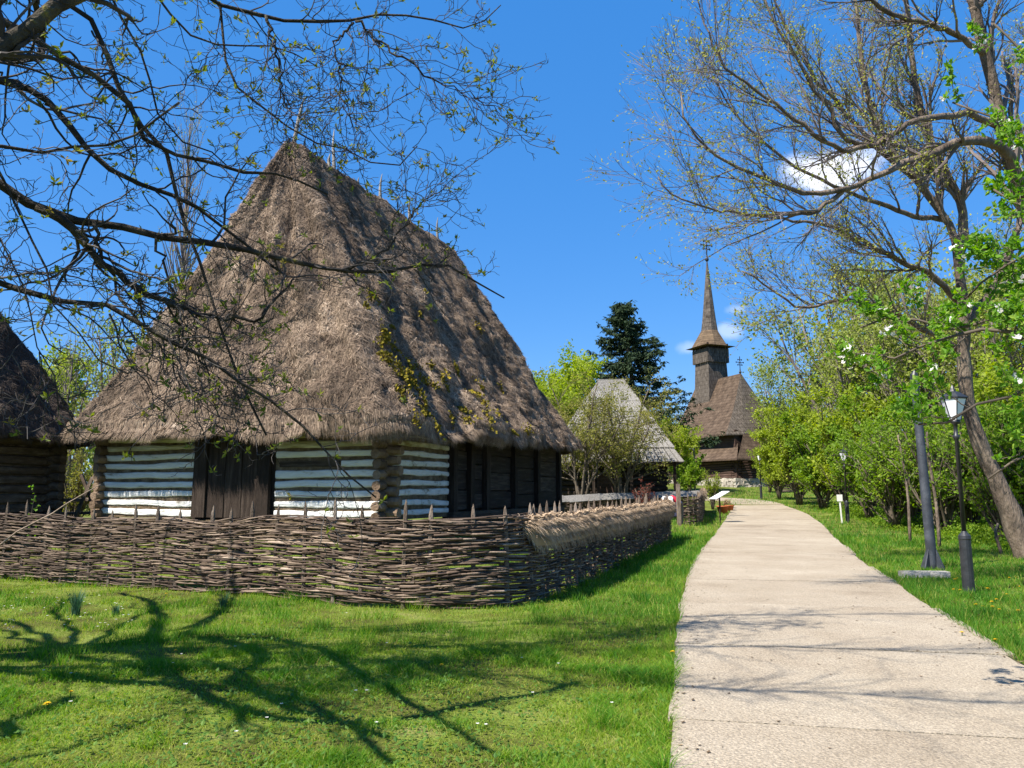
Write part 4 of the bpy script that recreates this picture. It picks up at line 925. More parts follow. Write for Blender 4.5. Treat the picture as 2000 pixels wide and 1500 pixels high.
WB = np.array([-8.2, 5.7, 0.]); wt = thing('walnut_tree', 'bare walnut tree at the left whose budding branches hang before the thatched roof', 'tree', WB)
crotch = np.array([-7.5, 6.1, 3.1])
mb = MB(); P = spline([WB+[0, 0, -.2], WB+[.1, .05, 1.2], WB+[.35, .2, 2.2], crotch, crotch+[.1, .1, 1.2], crotch+[-.2, -.3, 3.0]], 20); tubes(mb, P-WB, np.linspace(.30, .13, 20)*(1+.05*rng.normal(size=20)), 12); mb.build('trunk', M['bark'], wt, smooth=True)
lim = []
def WL(px, r0, r1, start=crotch, **k):
    pts = px_path(px); pts = np.vstack([[start], pts]) if start is not None else pts
    P, R = limb('limb', pts, r0, r1, wt, WB, M['bark'], n=26, **k); lim.append(rs(P, R)); return P
c1 = crotch+[.1, .1, 1.2]; c2 = crotch+[-.05, -.1, 2.2]
WL([(-60, 330, 5.6), (0, 352, 5.7), (50, 395, 5.8), (120, 425, 5.9), (200, 440, 6.1), (280, 450, 6.2), (350, 467, 6.3), (425, 472, 6.5), (500, 492, 6.7), (600, 520, 6.9), (665, 530, 7.1), (750, 530, 7.3), (875, 517, 7.6), (940, 555, 7.8), (985, 582, 7.9)], .075, .008)
WL([(665, 530, 7.1), (745, 490, 7.2), (800, 430, 7.3), (830, 390, 7.4), (868, 368, 7.4)], .018, .005, start=None)
WL([(70, 404, 5.82), (105, 420, 5.88), (140, 448, 5.93), (168, 482, 6.0), (215, 525, 6.0), (280, 565, 6.1), (350, 600, 6.2), (425, 620, 6.3), (500, 622, 6.4), (545, 585, 6.5), (575, 540, 6.6)], .04, .008, start=None)
WL([(-80, 540, 5.4), (0, 550, 5.5), (75, 575, 5.5), (150, 590, 5.6), (225, 598, 5.7), (280, 630, 5.7), (325, 665, 5.8), (370, 685, 5.8), (430, 715, 5.9), (490, 760, 6.0), (560, 805, 6.1), (610, 845, 6.2), (655, 905, 6.2), (700, 945, 6.3), (735, 972, 6.3)], .05, .006)
WL([(-70, 130, 6.0), (0, 152, 6.1), (45, 165, 6.2), (100, 210, 6.2), (145, 260, 6.3), (165, 290, 6.3), (240, 340, 6.4), (300, 372, 6.5), (345, 385, 6.6), (420, 430, 6.7), (490, 490, 6.9), (560, 540, 7.0)], .065, .01, start=c1)
WL([(-60, -20, 5.2), (0, 45, 5.3), (75, 85, 5.4), (140, 125, 5.5), (225, 175, 5.7), (260, 215, 5.8), (310, 295, 6.0), (350, 305, 6.1), (420, 320, 6.3), (505, 340, 6.5), (580, 350, 6.8), (640, 380, 7.0)], .06, .009, start=c2)
WL([(-60, 120, 4.2), (0, 85, 4.3), (75, 40, 4.4), (150, 5, 4.5), (230, -40, 4.7)], .07, .05, start=c2)
WL([(60, -30, 5.8), (145, 10, 5.9), (185, 50, 5.9), (210, 110, 6.0), (240, 175, 6.0), (275, 240, 6.1), (330, 310, 6.1), (345, 370, 6.2), (360, 440, 6.2), (385, 500, 6.3), (420, 600, 6.3), (450, 690, 6.4), (480, 750, 6.4), (520, 850, 6.4)], .04, .008, start=c2)
WL([(330, -80, 7.0), (420, 0, 7.0), (430, 60, 7.1), (440, 120, 7.1), (470, 180, 7.1), (530, 225, 7.2), (590, 260, 7.3), (650, 290, 7.4), (700, 302, 7.4), (750, 328, 7.5), (800, 312, 7.5), (815, 285, 7.5)], .03, .006, start=c2+[.5, .5, 1.5])
WL([(300, -60, 6.4), (415, 5, 6.6), (475, 22, 6.7), (540, 35, 6.8), (600, 42, 6.9), (700, 37, 7.0), (760, 25, 7.1), (825, 32, 7.2), (895, 55, 7.3), (940, 50, 7.4), (978, 10, 7.5)], .045, .005, start=c2+[.5, .5, 1.5])
WL([(695, 42, 7.0), (740, 80, 7.0), (790, 115, 7.0), (840, 155, 7.1), (890, 172, 7.1), (930, 190, 7.2), (970, 215, 7.2)], .014, .004, start=None)
WL([(690, 45, 7.0), (655, 90, 6.9), (665, 135, 6.9), (663, 175, 6.9), (675, 215, 6.9), (695, 240, 6.9)], .013, .004, start=None)
WL([(240, -60, 6.0), (320, 0, 6.2), (340, 45, 6.3), (390, 75, 6.4), (450, 90, 6.5), (490, 95, 6.6), (550, 100, 6.7), (620, 130, 6.8)], .03, .005, start=c2+[.5, .5, 1.5])
WL([(520, 30, 6.7), (540, 100, 6.7), (550, 165, 6.8), (565, 220, 6.8), (575, 250, 6.8)], .016, .005, start=None)
WL([(-60, 285, 5.0), (0, 290, 5.1), (100, 290, 5.3), (165, 287, 5.4), (240, 275, 5.5), (300, 240, 5.6), (350, 200, 5.7)], .03, .008, start=c1)
WL([(200, -40, 5.6), (250, 60, 5.8), (290, 140, 5.9), (300, 200, 6.0), (340, 260, 6.1), (420, 300, 6.2), (450, 330, 6.4)], .025, .006, start=c2)
WL([(-40, 260, 5.2), (40, 420, 5.3), (100, 560, 5.4), (140, 640, 5.4), (205, 712, 5.5), (250, 730, 5.5)], .018, .005)
WL([(182, 436, 6.0), (205, 520, 6.0), (250, 600, 6.1), (330, 700, 6.1), (400, 780, 6.2), (470, 800, 6.2)], .016, .004, start=None)
WL([(300, 455, 6.2), (335, 560, 6.3), (350, 640, 6.3), (420, 745, 6.4), (440, 800, 6.4)], .013, .004, start=None)
WL([(-40, 420, 5.0), (30, 520, 5.1), (60, 640, 5.1), (100, 720, 5.2), (115, 800, 5.2)], .014, .004)
LP = np.array([a for a, b in lim]); LR = np.array([b for a, b in lim])
# unseen limbs behind the camera's left shoulder, shaped to shade the lawn
ext = []; top_l = []
def up_sun(px, z):
    out = []
    for q, (u, v) in enumerate(px):
        g = gp(u, v); zz = z[0]+(z[1]-z[0])*q/(len(px)-1); out.append(g+np.array(SV)*(zz-g[2])/SV.z)
    return np.array(out)
def EX(px, z, r0, r1, start=None):
    P = up_sun(px, z); P = P if start is None else np.vstack([[start], P])
    P, R = limb('limb', P, r0, r1, wt, WB, M['bark'], wob=.03); ext.append(rs(P, R, 14)); return P
EX([(0, 1275), (150, 1262), (300, 1252), (420, 1252), (500, 1278), (520, 1300), (450, 1332), (540, 1368), (650, 1402), (760, 1440)], (4.0, 4.6), .14, .04, crotch)
EX([(300, 1250), (318, 1205), (300, 1180), (235, 1158)], (4.3, 4.9), .09, .04)
EX([(298, 1252), (308, 1292), (304, 1325)], (4.3, 4.5), .085, .06)
EX([(360, 1250), (440, 1195), (470, 1160)], (4.3, 4.9), .08, .03)
EX([(330, 1250), (480, 1245), (600, 1270), (720, 1328), (800, 1368), (900, 1430), (970, 1475)], (4.3, 4.2), .08, .025)
EX([(180, 1330), (420, 1345), (600, 1372), (700, 1440), (770, 1495)], (4.2, 4.0), .075, .03, crotch)
EX([(520, 1300), (700, 1285), (850, 1255), (1000, 1292), (1120, 1315), (1290, 1335)], (5.0, 5.9), .06, .015, crotch+[0, 0, 1.2])
EX([(-120, 1480), (0, 1450), (60, 1412), (140, 1365)], (3.9, 4.1), .08, .05, crotch)
EX([(40, 1490), (260, 1420), (330, 1395)], (4.0, 4.2), .06, .025, crotch)
for (u, v, u2, v2, y_) in ((110, 1120, 150, 1000, 14.3), (300, 1140, 335, 1015, 13.4), (452, 1160, 430, 1020, 12.6)):  # unseen limbs added to cast streaks of shade on the fence
    P = np.array([pix(u+(u2-u)*q, v+(v2-v)*q, y_) for q in np.linspace(-.2, 1.1, 5)]); P = P+np.array(SV)*((5.4-P[:, 2:3])/SV.z)*np.linspace(.95, 1.06, 5)[:, None]; Q, R_ = limb('limb', np.vstack([[crotch+[0, 0, 1.5]], P]), .055, .02, wt, WB, M['bark'], wob=.03); ext.append(rs(Q, R_, 14))
for P in ([crotch+[-.2, -.3, 3.0], (-4.6, 5.2, 7.0), (-1.8, 4.7, 7.8), (.6, 4.4, 8.2), (2.2, 4.3, 8.5)], [crotch+[-.2, -.3, 2.8], (-4.8, 4.2, 6.8), (-2, 3.0, 7.4), (.3, 2.4, 7.8), (1.6, 2.2, 8.0)], [crotch+[-.2, -.3, 2.9], (-5, 6.2, 7.8), (-2.2, 6.4, 8.8), (.4, 6.2, 9.4), (1.8, 6.0, 9.6)]):  # limbs above the view, added so their twigs dapple the path with shade
    Q, R_ = limb('limb', [np.array(q) for q in P], .042, .008, wt, WB, M['bark'], wob=.05); top_l.append(rs(Q, R_, 14))
for k, (dx, dy, ln_, z_) in enumerate(((-.6, -.8, 4, 2.5), (-1, .2, 4.2, 2.2), (-.5, 1, 4.5, 2.6), (.3, -1, 4.5, 2.6))):
    st_ = crotch+[0, 0, 1+.3*k]; d = unit(np.array([dx, dy, 0.]))
    P = [st_+d*ln_*t+np.array([0, 0, z_*t**.55])+np.array([-dy, dx, 0])*.35*math.sin(3.5*t+k*1.7) for t in np.linspace(0, 1, 7)]
    P, R = limb('limb', P, .085, .022, wt, WB, M['bark'], wob=.05); ext.append(rs(P, R, 14))
LP2 = np.array([a for a, b in ext]); LR2 = np.array([b for a, b in ext])
A1, R1 = grow(LP, LR, 25, .4, 1.5, .75, npts=10, rr=.45, t0=.06, up=.04, wig=.30, rmin=.0042)
B1, Q1 = grow(LP2, LR2, 5, .5, 1.6, .6, npts=10, rr=.5, t0=.35, up=.1, wig=.2, rmin=.004)
C1, S1 = grow(np.array([a for a, b in top_l]), np.array([b for a, b in top_l]), 62, .5, 2.1, .7, npts=10, rr=.55, t0=.3, up=.05, wig=.22, rmin=.006)
B1 = np.vstack([B1, C1]); Q1 = np.vstack([Q1, S1])
A2, R2 = grow(np.vstack([A1, B1]), np.vstack([R1, Q1]), 5, .12, .5, .8, npts=7, rr=.6, t0=.2, up=.10, wig=.36, rmin=.0032)
A3, R3 = grow(A2[:len(A1)*5], R2[:len(A1)*5], 2, .05, .2, .8, npts=5, rr=.7, t0=.3, up=.15, wig=.35, rmin=.0028)
mb = MB(); tubes(mb, A1-WB, R1, 5, val=rng.random(len(A1)), caps=False); tubes(mb, B1-WB, Q1, 4, val=rng.random(len(B1)), caps=False)
tubes(mb, A2-WB, R2, 4, val=rng.random(len(A2)), caps=False); tubes(mb, A3-WB, R3, 3, val=rng.random(len(A3)), caps=False); mb.build('twigs', M['twig'], wt, kind='stuff')
tip = A3[:, -1]; tip2 = A2[:len(A1)*5][:, -1]; tip = np.vstack([tip[rng.random(len(tip)) < .10], tip2[rng.random(len(tip2)) < .22], A1[:, -1][rng.random(len(A1)) < .55]])
mb = MB(); nl = 6; Pl = np.repeat(tip, nl, 0); D = unit(rdir(len(Pl))*.9+np.array([0, 0, .35])); W_ = unit(np.cross(D, rdir(len(Pl)))); s = rng.uniform(.022, .066, len(Pl))
quads(mb, Pl, D, W_, s, s*.42, np.repeat(np.clip(rng.normal(.45, .25, len(tip)), 0, 1), nl), .2); mb.v[-1] -= WB; mb.build('young_leaves', M['bud'], wt, kind='stuff')

# two big half-bare elms on the right
def bare_tree(root, base, lims, n1, n2, n3, leafn, lsize, up=.12, l1=(1.0, 2.6), l2=(.5, 1.3), l3=(.25, .7), mleaf='elmleaf', ang=.55, rm=.006, leafp=.5):
    LP = np.array([a for a, b in lims]); LR = np.array([b for a, b in lims])
    A1, R1 = grow(LP, LR, n1, *l1, ang, npts=8, rr=.5, t0=.15, up=up, wig=.13, rmin=rm*1.4)
    A2, R2 = grow(A1, R1, n2, *l2, ang, npts=7, rr=.6, t0=.15, up=up, wig=.15, rmin=rm)
    A3, R3 = grow(A2, R2, n3, *l3, ang, npts=5, rr=.6, t0=.15, up=up*.6, wig=.18, rmin=rm*.7)
    mb = MB()
    for A, R, sd_ in ((A1, R1, 5), (A2, R2, 4), (A3, R3, 3)): tubes(mb, A-base, R, sd_, val=rng.random(len(A)), caps=False)
    mb.build('twigs', M['elmtwig'], root, kind='stuff')
    P = along(A3, leafn, .1); P = P[rng.random(len(P)) < leafp*(.55+.9*(vnoise(P*.9)*.5+.5))]
    mb = MB(); leaves_at(mb, P-base, lsize, .5, .25, .2, spread=.03); mb.build('leaves', M[mleaf], root, kind='stuff')
EB = gp(2008, 1092); e1 = thing('elm_tree', 'leaning rough barked elm rising at the right edge, half bare crown', 'tree', EB); y0 = EB[1]
pts = px_path([(2012, 1110, y0), (1965, 985, y0), (1928, 900, y0), (1898, 820, y0), (1884, 740, y0), (1882, 640, y0-.2), (1872, 520, y0-.3), (1850, 430, y0-.4), (1800, 362, y0-.6), (1750, 310, y0-.8), (1705, 230, y0-1), (1685, 130, y0-1.2), (1670, 0, y0-1.3)])
P, R = limb('trunk', pts, 0.34, .04, e1, EB, M['elm'], n=34, sides=12, wob=.02, pw=.42); lm = [rs(P[16:], R[16:])]
def EL(px, r0, r1, root, base, store):
    P, R = limb('limb', px_path(px), r0, r1, root, base, M['elm'], n=24, sides=7, wob=.02); store.append(rs(P, R))
EL([(1874, 520, 19.6), (1882, 420, 19.5), (1850, 340, 19.3), (1815, 270, 19), (1790, 170, 18.8), (1775, 60, 18.6), (1770, -60, 18.4)], .14, .05, e1, EB, lm)
EL([(1882, 600, 19.6), (1830, 545, 19.2), (1770, 515, 18.6), (1700, 480, 18), (1640, 450, 17.6), (1560, 430, 17.2), (1480, 420, 17)], .10, .02, e1, EB, lm)
EL([(1884, 690, 19.6), (1800, 640, 19), (1720, 600, 18.4), (1640, 585, 18), (1560, 600, 17.6), (1500, 560, 17.4), (1450, 530, 17.2)], .085, .018, e1, EB, lm)
EL([(1850, 430, 19.4), (1780, 420, 18.6), (1700, 390, 18), (1600, 350, 17.4), (1510, 290, 17), (1440, 230, 16.8), (1400, 160, 16.6)], .08, .018, e1, EB, lm)
EL([(1800, 362, 19.2), (1730, 300, 18.8), (1650, 220, 18.4), (1580, 130, 18), (1530, 40, 17.7), (1490, -60, 17.5)], .08, .02, e1, EB, lm)
EL([(1880, 640, 19.6), (1940, 560, 19.6), (1985, 450, 19.6), (2020, 300, 19.4), (2040, 100, 19.2)], .11, .04, e1, EB, lm)
bare_tree(e1, EB, lm, 20, 8, 6, 4, .07, leafp=.45, rm=.0048)
E2 = np.array([13.6, 15.2, gz(13.6, 15.2)]); e2 = thing('elm_tree', 'big elm outside the right edge with arching limb over the path', 'tree', E2); lm = []
pts = np.vstack([E2+[0, 0, -.2], E2+[-.1, 0, 2], px_path([(2100, 640, 15), (2040, 480, 14.8), (1988, 370, 14.6), (1955, 240, 14.4), (1925, 110, 14.2), (1898, 0, 14), (1870, -130, 13.8), (1850, -300, 13.6)])])
P, R = limb('trunk', pts, .26, .06, e2, E2, M['elm'], n=34, sides=12); lm.append(rs(P[14:], R[14:]))
EL([(1995, 385, 14.6), (1965, 300, 14.3), (1930, 277, 14), (1880, 277, 13.7), (1830, 296, 13.3), (1768, 318, 13), (1700, 350, 12.7), (1640, 374, 12.4), (1580, 376, 12.2), (1528, 358, 12), (1450, 335, 11.8), (1390, 300, 11.6), (1345, 250, 11.4), (1330, 180, 11.4)], .12, .012, e2, E2, lm)
EL([(1660, 366, 12.5), (1590, 410, 12.2), (1520, 420, 12), (1440, 415, 11.8), (1380, 405, 11.6), (1320, 380, 11.5), (1285, 345, 11.4)], .05, .009, e2, E2, lm)
EL([(1960, 250, 14.3), (1900, 228, 14), (1850, 228, 13.7), (1800, 235, 13.4), (1740, 262, 13.1), (1700, 285, 12.9), (1640, 262, 12.6), (1620, 205, 12.5), (1590, 170, 12.4), (1550, 100, 12.3), (1500, 20, 12.2), (1480, -60, 12.2)], .085, .014, e2, E2, lm)
EL([(1930, 110, 14.2), (1850, 60, 13.8), (1780, 40, 13.4), (1700, 0, 13), (1640, -60, 12.8)], .07, .03, e2, E2, lm)
EL([(1700, 285, 12.9), (1640, 290, 12.5), (1560, 240, 12.2), (1480, 180, 12), (1400, 110, 11.8), (1375, 40, 11.8), (1360, -20, 11.8)], .05, .009, e2, E2, lm)
EL([(1900, 20, 14), (1960, -40, 14), (2030, -120, 14)], .07, .03, e2, E2, lm)
bare_tree(e2, E2, lm, 18, 7, 5, 4, .048, l1=(.8, 2.4), l2=(.4, 1.1), l3=(.2, .6), leafp=.5, rm=.0034)

# blossoming apple, its branches reach in from the right
AB = np.array([7.0, 5.4, gz(7., 5.4)]); ap = thing('apple_tree', 'fresh green apple tree with white blossom reaching in from the right edge', 'tree', AB); lm = []
ac = AB+[-.3, .1, 2.0]
P, R = limb('trunk', [AB+[0, 0, -.2], AB+[-.05, 0, 1], ac, ac+[0, .1, 1.2], ac+[.1, .2, 2.6]], .14, .05, ap, AB, M['elm'])
def AL(px, r0=.035, r1=.007):
    P, R = limb('limb', np.vstack([[ac+[0, .05, rng.uniform(.0, .8)]], px_path(px)]), r0, r1, ap, AB, M['shrubwood'], n=22, sides=6); lm.append(rs(P, R))
AL([(2080, 680, 5.2), (2000, 653, 5.2), (1900, 655, 5.3), (1850, 659, 5.4), (1820, 671, 5.4), (1775, 689, 5.5), (1736, 704, 5.6), (1690, 690, 5.7)])
AL([(2090, 730, 4.8), (2010, 762, 4.9), (1950, 782, 5.0), (1910, 794, 5.0), (1865, 818, 5.1), (1829, 827, 5.1), (1793, 829, 5.2)], .028)
AL([(2080, 560, 5.3), (2000, 590, 5.4), (1940, 620, 5.5), (1880, 640, 5.6), (1800, 630, 5.7), (1730, 620, 5.8), (1680, 640, 5.9)])
AL([(2090, 470, 5.2), (2000, 500, 5.3), (1950, 530, 5.4), (1905, 560, 5.5), (1880, 590, 5.6)], .03)
AL([(2090, 330, 5.4), (2010, 290, 5.5), (1960, 240, 5.6), (1905, 215, 5.7), (1860, 200, 5.8)], .03)
AL([(2080, 180, 5.4), (2010, 110, 5.5), (1970, 70, 5.6), (1940, 45, 5.6)], .028)
AL([(2090, 840, 4.8), (2020, 880, 4.9), (1970, 900, 4.9), (1930, 935, 5.0)], .025)
AL([(2080, 420, 5.5), (2000, 400, 5.6), (1940, 370, 5.7)], .025)
LP = np.array([a for a, b in lm]); LR = np.array([b for a, b in lm])
A1, R1 = grow(LP, LR, 26, .15, .6, .8, npts=6, rr=.5, t0=.28, up=.1, wig=.2, rmin=.003)
A2, R2 = grow(A1, R1, 5, .06, .24, .8, npts=5, rr=.6, t0=.3, up=.15, wig=.2, rmin=.0025)
mb = MB(); tubes(mb, A1-AB, R1, 4, val=rng.random(len(A1)), caps=False); tubes(mb, A2-AB, R2, 3, val=rng.random(len(A2)), caps=False); mb.build('twigs', M['shrubwood'], ap, kind='stuff')
P = np.vstack([np.repeat(A2[:, -1], 9, 0), along(A2, 7, .2), along(A1, 8, .4)])
mb = MB(); leaves_at(mb, P-AB, .050, .5, .28, .35, spread=.012, ratio=.55, fold=.2); mb.build('leaves', M['apple'], ap, kind='stuff')
bl = A2[:, -1][rng.random(len(A2)) < .10]; mb = MB()
for c in bl:
    for q in range(3):
        cc_ = c+rng.normal(0, .022, 3); nn = unit(rng.normal(size=3)+[-.5, -.6, .6]); a_ = unit(np.cross(nn, [0.3, .2, 1])); b_ = np.cross(nn, a_)
        an = np.arange(5)*2*math.pi/5+rng.random(); D = unit(np.cos(an)[:, None]*a_+np.sin(an)[:, None]*b_+nn*.3); W_ = unit(np.cross(D, nn))
        quads(mb, np.repeat(cc_[None], 5, 0)-AB, D, W_, np.full(5, .021), np.full(5, .019), np.clip(rng.normal(.6, .3, 5), 0, 1), .1, .6)
mb.build('blossom', M['petal'], ap, kind='stuff')

# shrubs and small trees: a few prototypes, each placed copy turned and scaled
def shrub_proto(name, label, cat, group, hgt, wid, nst, nleaf, lsize, mleaf, mwood='shrubwood', trunk=0., up=.25, loc=(0, 0, 0), ang=.6, dens=.8):
    root = thing(name, label, cat, loc, 0, group)
    S = np.empty((nst, 8, 3)); R = np.empty((nst, 8))
    for k in range(nst):
        a = k*2.4+rng.normal(0, .3); out = wid*rng.uniform(.25, .75); hh = hgt*rng.uniform(.62, .9)
        for q in range(8):
            t = q/7; r = .05+out*t**1.25
            S[k, q] = (math.cos(a+.25*t)*r+rng.normal(0, .02*wid), math.sin(a+.25*t)*r+rng.normal(0, .02*wid), trunk*min(1, t*3)*.2+hh*t)
        R[k] = (.012+.010*hgt)*np.linspace(1, .3, 8)
    mb = MB(); tubes(mb, S, R, 6, val=rng.random(nst)); mb.build('stems' if not trunk else 'trunk', M[mwood], root, smooth=True)
    A1, R1 = grow(S, R, 11, .22*hgt, .42*hgt, ang, npts=6, rr=.55, t0=.25 if trunk else .06, up=up, wig=.16, rmin=.006)
    A2, R2 = grow(A1, R1, 5, .10*hgt, .22*hgt, ang, npts=5, rr=.6, t0=.2, up=up*.6, wig=.2, rmin=.004)
    mb = MB(); tubes(mb, A1, R1, 4, val=rng.random(len(A1)), caps=False); tubes(mb, A2, R2, 3, val=rng.random(len(A2)), caps=False); mb.build('twigs', M[mwood], root, kind='stuff')
    k = max(1, int(nleaf/len(A2))); P = np.vstack([along(A2, k, .1), along(A1, 3, .6)]); cl = vnoise(P*(2.2/hgt*2)); P = P[rng.random(len(P)) < np.clip(dens+.5*cl, .1, 1)]
    cl = vnoise(P*(1.6)); mb = MB(); n = len(P); D = unit(rdir(n)+np.array([0, 0, .25])); W_ = unit(np.cross(D, rdir(n))); s = lsize*rng.uniform(.6, 1.35, n)
    quads(mb, P+rng.normal(0, .04*hgt/3, P.shape), D, W_, s, s*.65, np.clip(.5+.22*cl+rng.normal(0, .2, n), 0, 1), .15); mb.build('leaves', M[mleaf], root, kind='stuff')
    return root
GR = 'leafing bushes along the right side of the path'
sA = shrub_proto('shrub', 'x', 'bush', GR, 3.8, 2.1, 10, 17000, .125, 'shrub')
sB = shrub_proto('shrub', 'x', 'bush', GR, 5.0, 2.6, 9, 22000, .13, 'shrub_y')
sC = shrub_proto('shrub', 'x', 'bush', GR, 3.0, 1.6, 14, 8500, .085, 'shrub', dens=.75)
used = set()
def put(proto, u, v, y, sc, lab, rz=None):
    p = gp(u, v) if y is None else np.array([(u-1000)/F*y*1.0, y, gz((u-1000)/F*y, y)])
    rz = rng.uniform(0, 6.28) if rz is None else rz
    if id(proto) not in used:
        used.add(id(proto)); proto.location = tuple(p); proto.rotation_euler.z = rz; proto.scale = (sc,)*3; proto['label'] = lab; return proto
    return dup(proto, p, rz, lab, sc)
put(sB, 1516, 0, 56, 0.98, 'yellow green bush nearest the church, beside the farthest lamp')
put(sB, 1555, 0, 50, 1.28, 'yellow green bush just behind the wooden bench')
put(sA, 1600, 0, 46, 1.40, 'bright green bush rounding the far bend of the path')
put(sB, 1640, 0, 43, 1.34, 'tall yellow green bush behind the middle lamp')
put(sA, 1690, 0, 37, 1.28, 'green bush right of the middle lamp')
put(sC, 1735, 0, 31, 1.46, 'thin twiggy bush left of the leaning grey pole')
put(sA, 1770, 0, 33, 1.40, 'green bush behind the leaning grey pole')
put(sC, 1830, 0, 28, 1.46, 'thin twiggy bush between the grey pole and the nearest lamp')
put(sA, 1880, 0, 29, 1.34, 'green bush behind the nearest lamp')
put(sC, 1945, 0, 24, 1.40, 'thin twiggy bush at the foot of the leaning elm')
put(sB, 1990, 0, 27, 1.22, 'yellow green bush at the right edge behind the leaning elm')
put(sB, 1500, 0, 66, 0.80, 'small yellow green bush against the right side of the church')
put(sA, 2080, 0, 22, 1.22, 'green bush outside the right edge of the picture')

GW = 'woodland trees behind the right hand bushes'
wA = shrub_proto('woodland_tree', 'x', 'tree', GW, 11.5, 4.2, 7, 17000, .19, 'wood_leaf', 'elmtwig', trunk=2, up=.2, dens=.5)
wB = shrub_proto('woodland_tree', 'x', 'tree', GW, 9.0, 3.8, 8, 20000, .13, 'wood_leaf', 'elmtwig', trunk=2, up=.2, dens=.5)
for (pr_, u, y, sc, lab) in ((wA, 1560, 78, 1.15, 'tall half bare tree right of the church, farthest of the wood'), (wB, 1605, 68, 1.05, 'olive tree behind the bench bushes'), (wA, 1650, 62, 1.56, 'tall half bare tree behind the middle lamp'), (wB, 1700, 52, 1.37, 'olive tree rising behind the green bush right of the middle lamp'), (wA, 1760, 50, 1.37, 'half bare tree in the wood behind the grey pole'), (wB, 1820, 44, 1.30, 'olive tree in the wood between grey pole and nearest lamp'), (wA, 1880, 42, 1.23, 'half bare tree in the wood behind the nearest lamp'), (wB, 1930, 38, 1.17, 'olive tree in the wood left of the leaning elm'), (wB, 2000, 36, 1.30, 'olive tree in the wood at the right edge'), (wA, 2090, 36, 1.30, 'half bare tree outside the right edge'), (wB, 1490, 96, 1.30, 'olive tree behind the church')):
    put(pr_, u, 0, y, sc, lab)
# leafy undergrowth below the bushes
a_, b_, c_ = gp(1560, 990), gp(1700, 1035), gp(2010, 1088); mb = MB(); P = []
for (p0, p1, n) in ((a_, b_, 26000), (b_, c_, 30000), (c_, c_+np.array([8, -1.5, 0]), 8000)):
    t = rng.random(n)[:, None]; o_ = rng.gamma(1.6, 2.2, n)[:, None]+.4*vnoise(np.concatenate([t*14, t*0, t*0], 1))[:, None]; nrm2 = unit(np.array([-(p1-p0)[1], (p1-p0)[0], 0]))
    if nrm2[0] < 0: nrm2 = -nrm2
    q = p0[None]+(p1-p0)[None]*t+nrm2[None]*(o_+.6); x, y = q[:, 0], q[:, 1]
    hh = np.clip(.15+.55*vnoise(np.stack([x*.7, y*.7, x*0], -1))+.3*np.minimum(o_[:, 0], 3)/3, .04, 1.2); P.append(np.stack([x, y, G(x, y)+hh*rng.random(n)], -1))
P = np.vstack(P); leaves_at(mb, P, .085, .45, .25, .4); tag(mb.build('undergrowth', M['shrub']), kind='stuff')
# a few pale stems on the slope at the right
for k, (u, v, r, lab) in enumerate(((1778, 1062, .05, 'thin pale sapling trunk left of the grey pole'), (1835, 1070, .055, 'thin pale sapling trunk just right of the grey pole'), (1955, 1082, .05, 'short broken stump before the leaning elm'))):
    p = gp(u, v); hh = 3.5 if k < 2 else .9; t = thing('sapling' if k < 2 else 'tree_stump', lab, 'tree', p); mb = MB(); P = np.array([[.12*math.sin(q*.9+k)*q/5, .05*q/5, -.1+hh*q/5] for q in range(6)])
    tubes(mb, P, np.linspace(r, r*.6, 6), 7); mb.build('trunk', M['elm'], t, smooth=True)
    if k < 2:
        A, R = grow(P[None], np.linspace(r, r*.6, 6)[None], 14, .4, 1.1, .8, rr=.3, t0=.4, up=.2); mb = MB(); tubes(mb, A, R, 4, caps=False); mb.build('twigs', M['elmtwig'], t, kind='stuff')
        mb = MB(); leaves_at(mb, along(A, 14, .2), .08); mb.build('leaves', M['shrub'], t, kind='stuff')

# trees behind and between the houses
GB = 'leafing trees behind the houses'
tA = shrub_proto('leafing_tree', 'x', 'tree', GB, 8.2, 4.2, 7, 24000, .17, 'shrub_y', 'elm', trunk=2, up=.15, dens=.7)
tB = shrub_proto('leafing_tree', 'x', 'tree', GB, 7.6, 3.9, 7, 22000, .10, 'olive', 'shrubwood', trunk=2, up=.02, ang=.75, dens=.6)
tC = shrub_proto('leafing_tree', 'x', 'tree', GB, 8.0, 3.0, 6, 5200, .16, 'wood_leaf', 'elmtwig', trunk=2, up=.25, dens=.45)
for (pr_, u, y, sc, lab) in ((tA, 1060, 50, 1.12, 'yellow green tree showing just right of the big thatched roof'), (tA, 1085, 56, 1.25, 'yellow green tree behind the silver roofed house, left of the spruce'), (tB, 1212, 38, .90, 'olive twiggy tree standing right in front of the silver roofed house'), (tB, 1135, 37, .88, 'small olive tree at the left corner of the silver roofed house'), (tA, 1320, 62, .75, 'low bright green tree between silver roofed house and church'), (tC, 1335, 100, 1.15, 'pale bare tree far behind, left of the church tower'), (tC, 1290, 105, 1.1, 'pale bare tree far behind the spruce'), (tC, 1005, 75, 1.1, 'bare tree top peeping over the right slope of the big thatched roof'), (tC, 130, 42, 1.15, 'budding tree in the gap between the two thatched roofs'), (tA, 60, 50, 1.2, 'green tree behind the dark thatched cabin'), (tC, 230, 40, 1.25, 'half bare tree behind the left slope of the big thatched roof'), (tC, -60, 44, 1.2, 'half bare tree outside the left edge')):
    put(pr_, u, 0, y, sc, lab)
gB_ = shrub_proto('shrub', 'broad olive green bush in the gap between the two thatched houses', 'bush', None, 2.6, 1.5, 10, 5000, .08, 'olive', dens=.8, loc=(*pix(150, 965, 27)[:2], .5))
gC_ = shrub_proto('shrub', 'bright green bush in front of the church wall, behind the mast', 'bush', None, 3.0, 2.0, 8, 8000, .14, 'shrub', dens=.9, loc=(pix(1345, 965, 60)[0], 60, gz(pix(1345, 965, 60)[0], 60)))
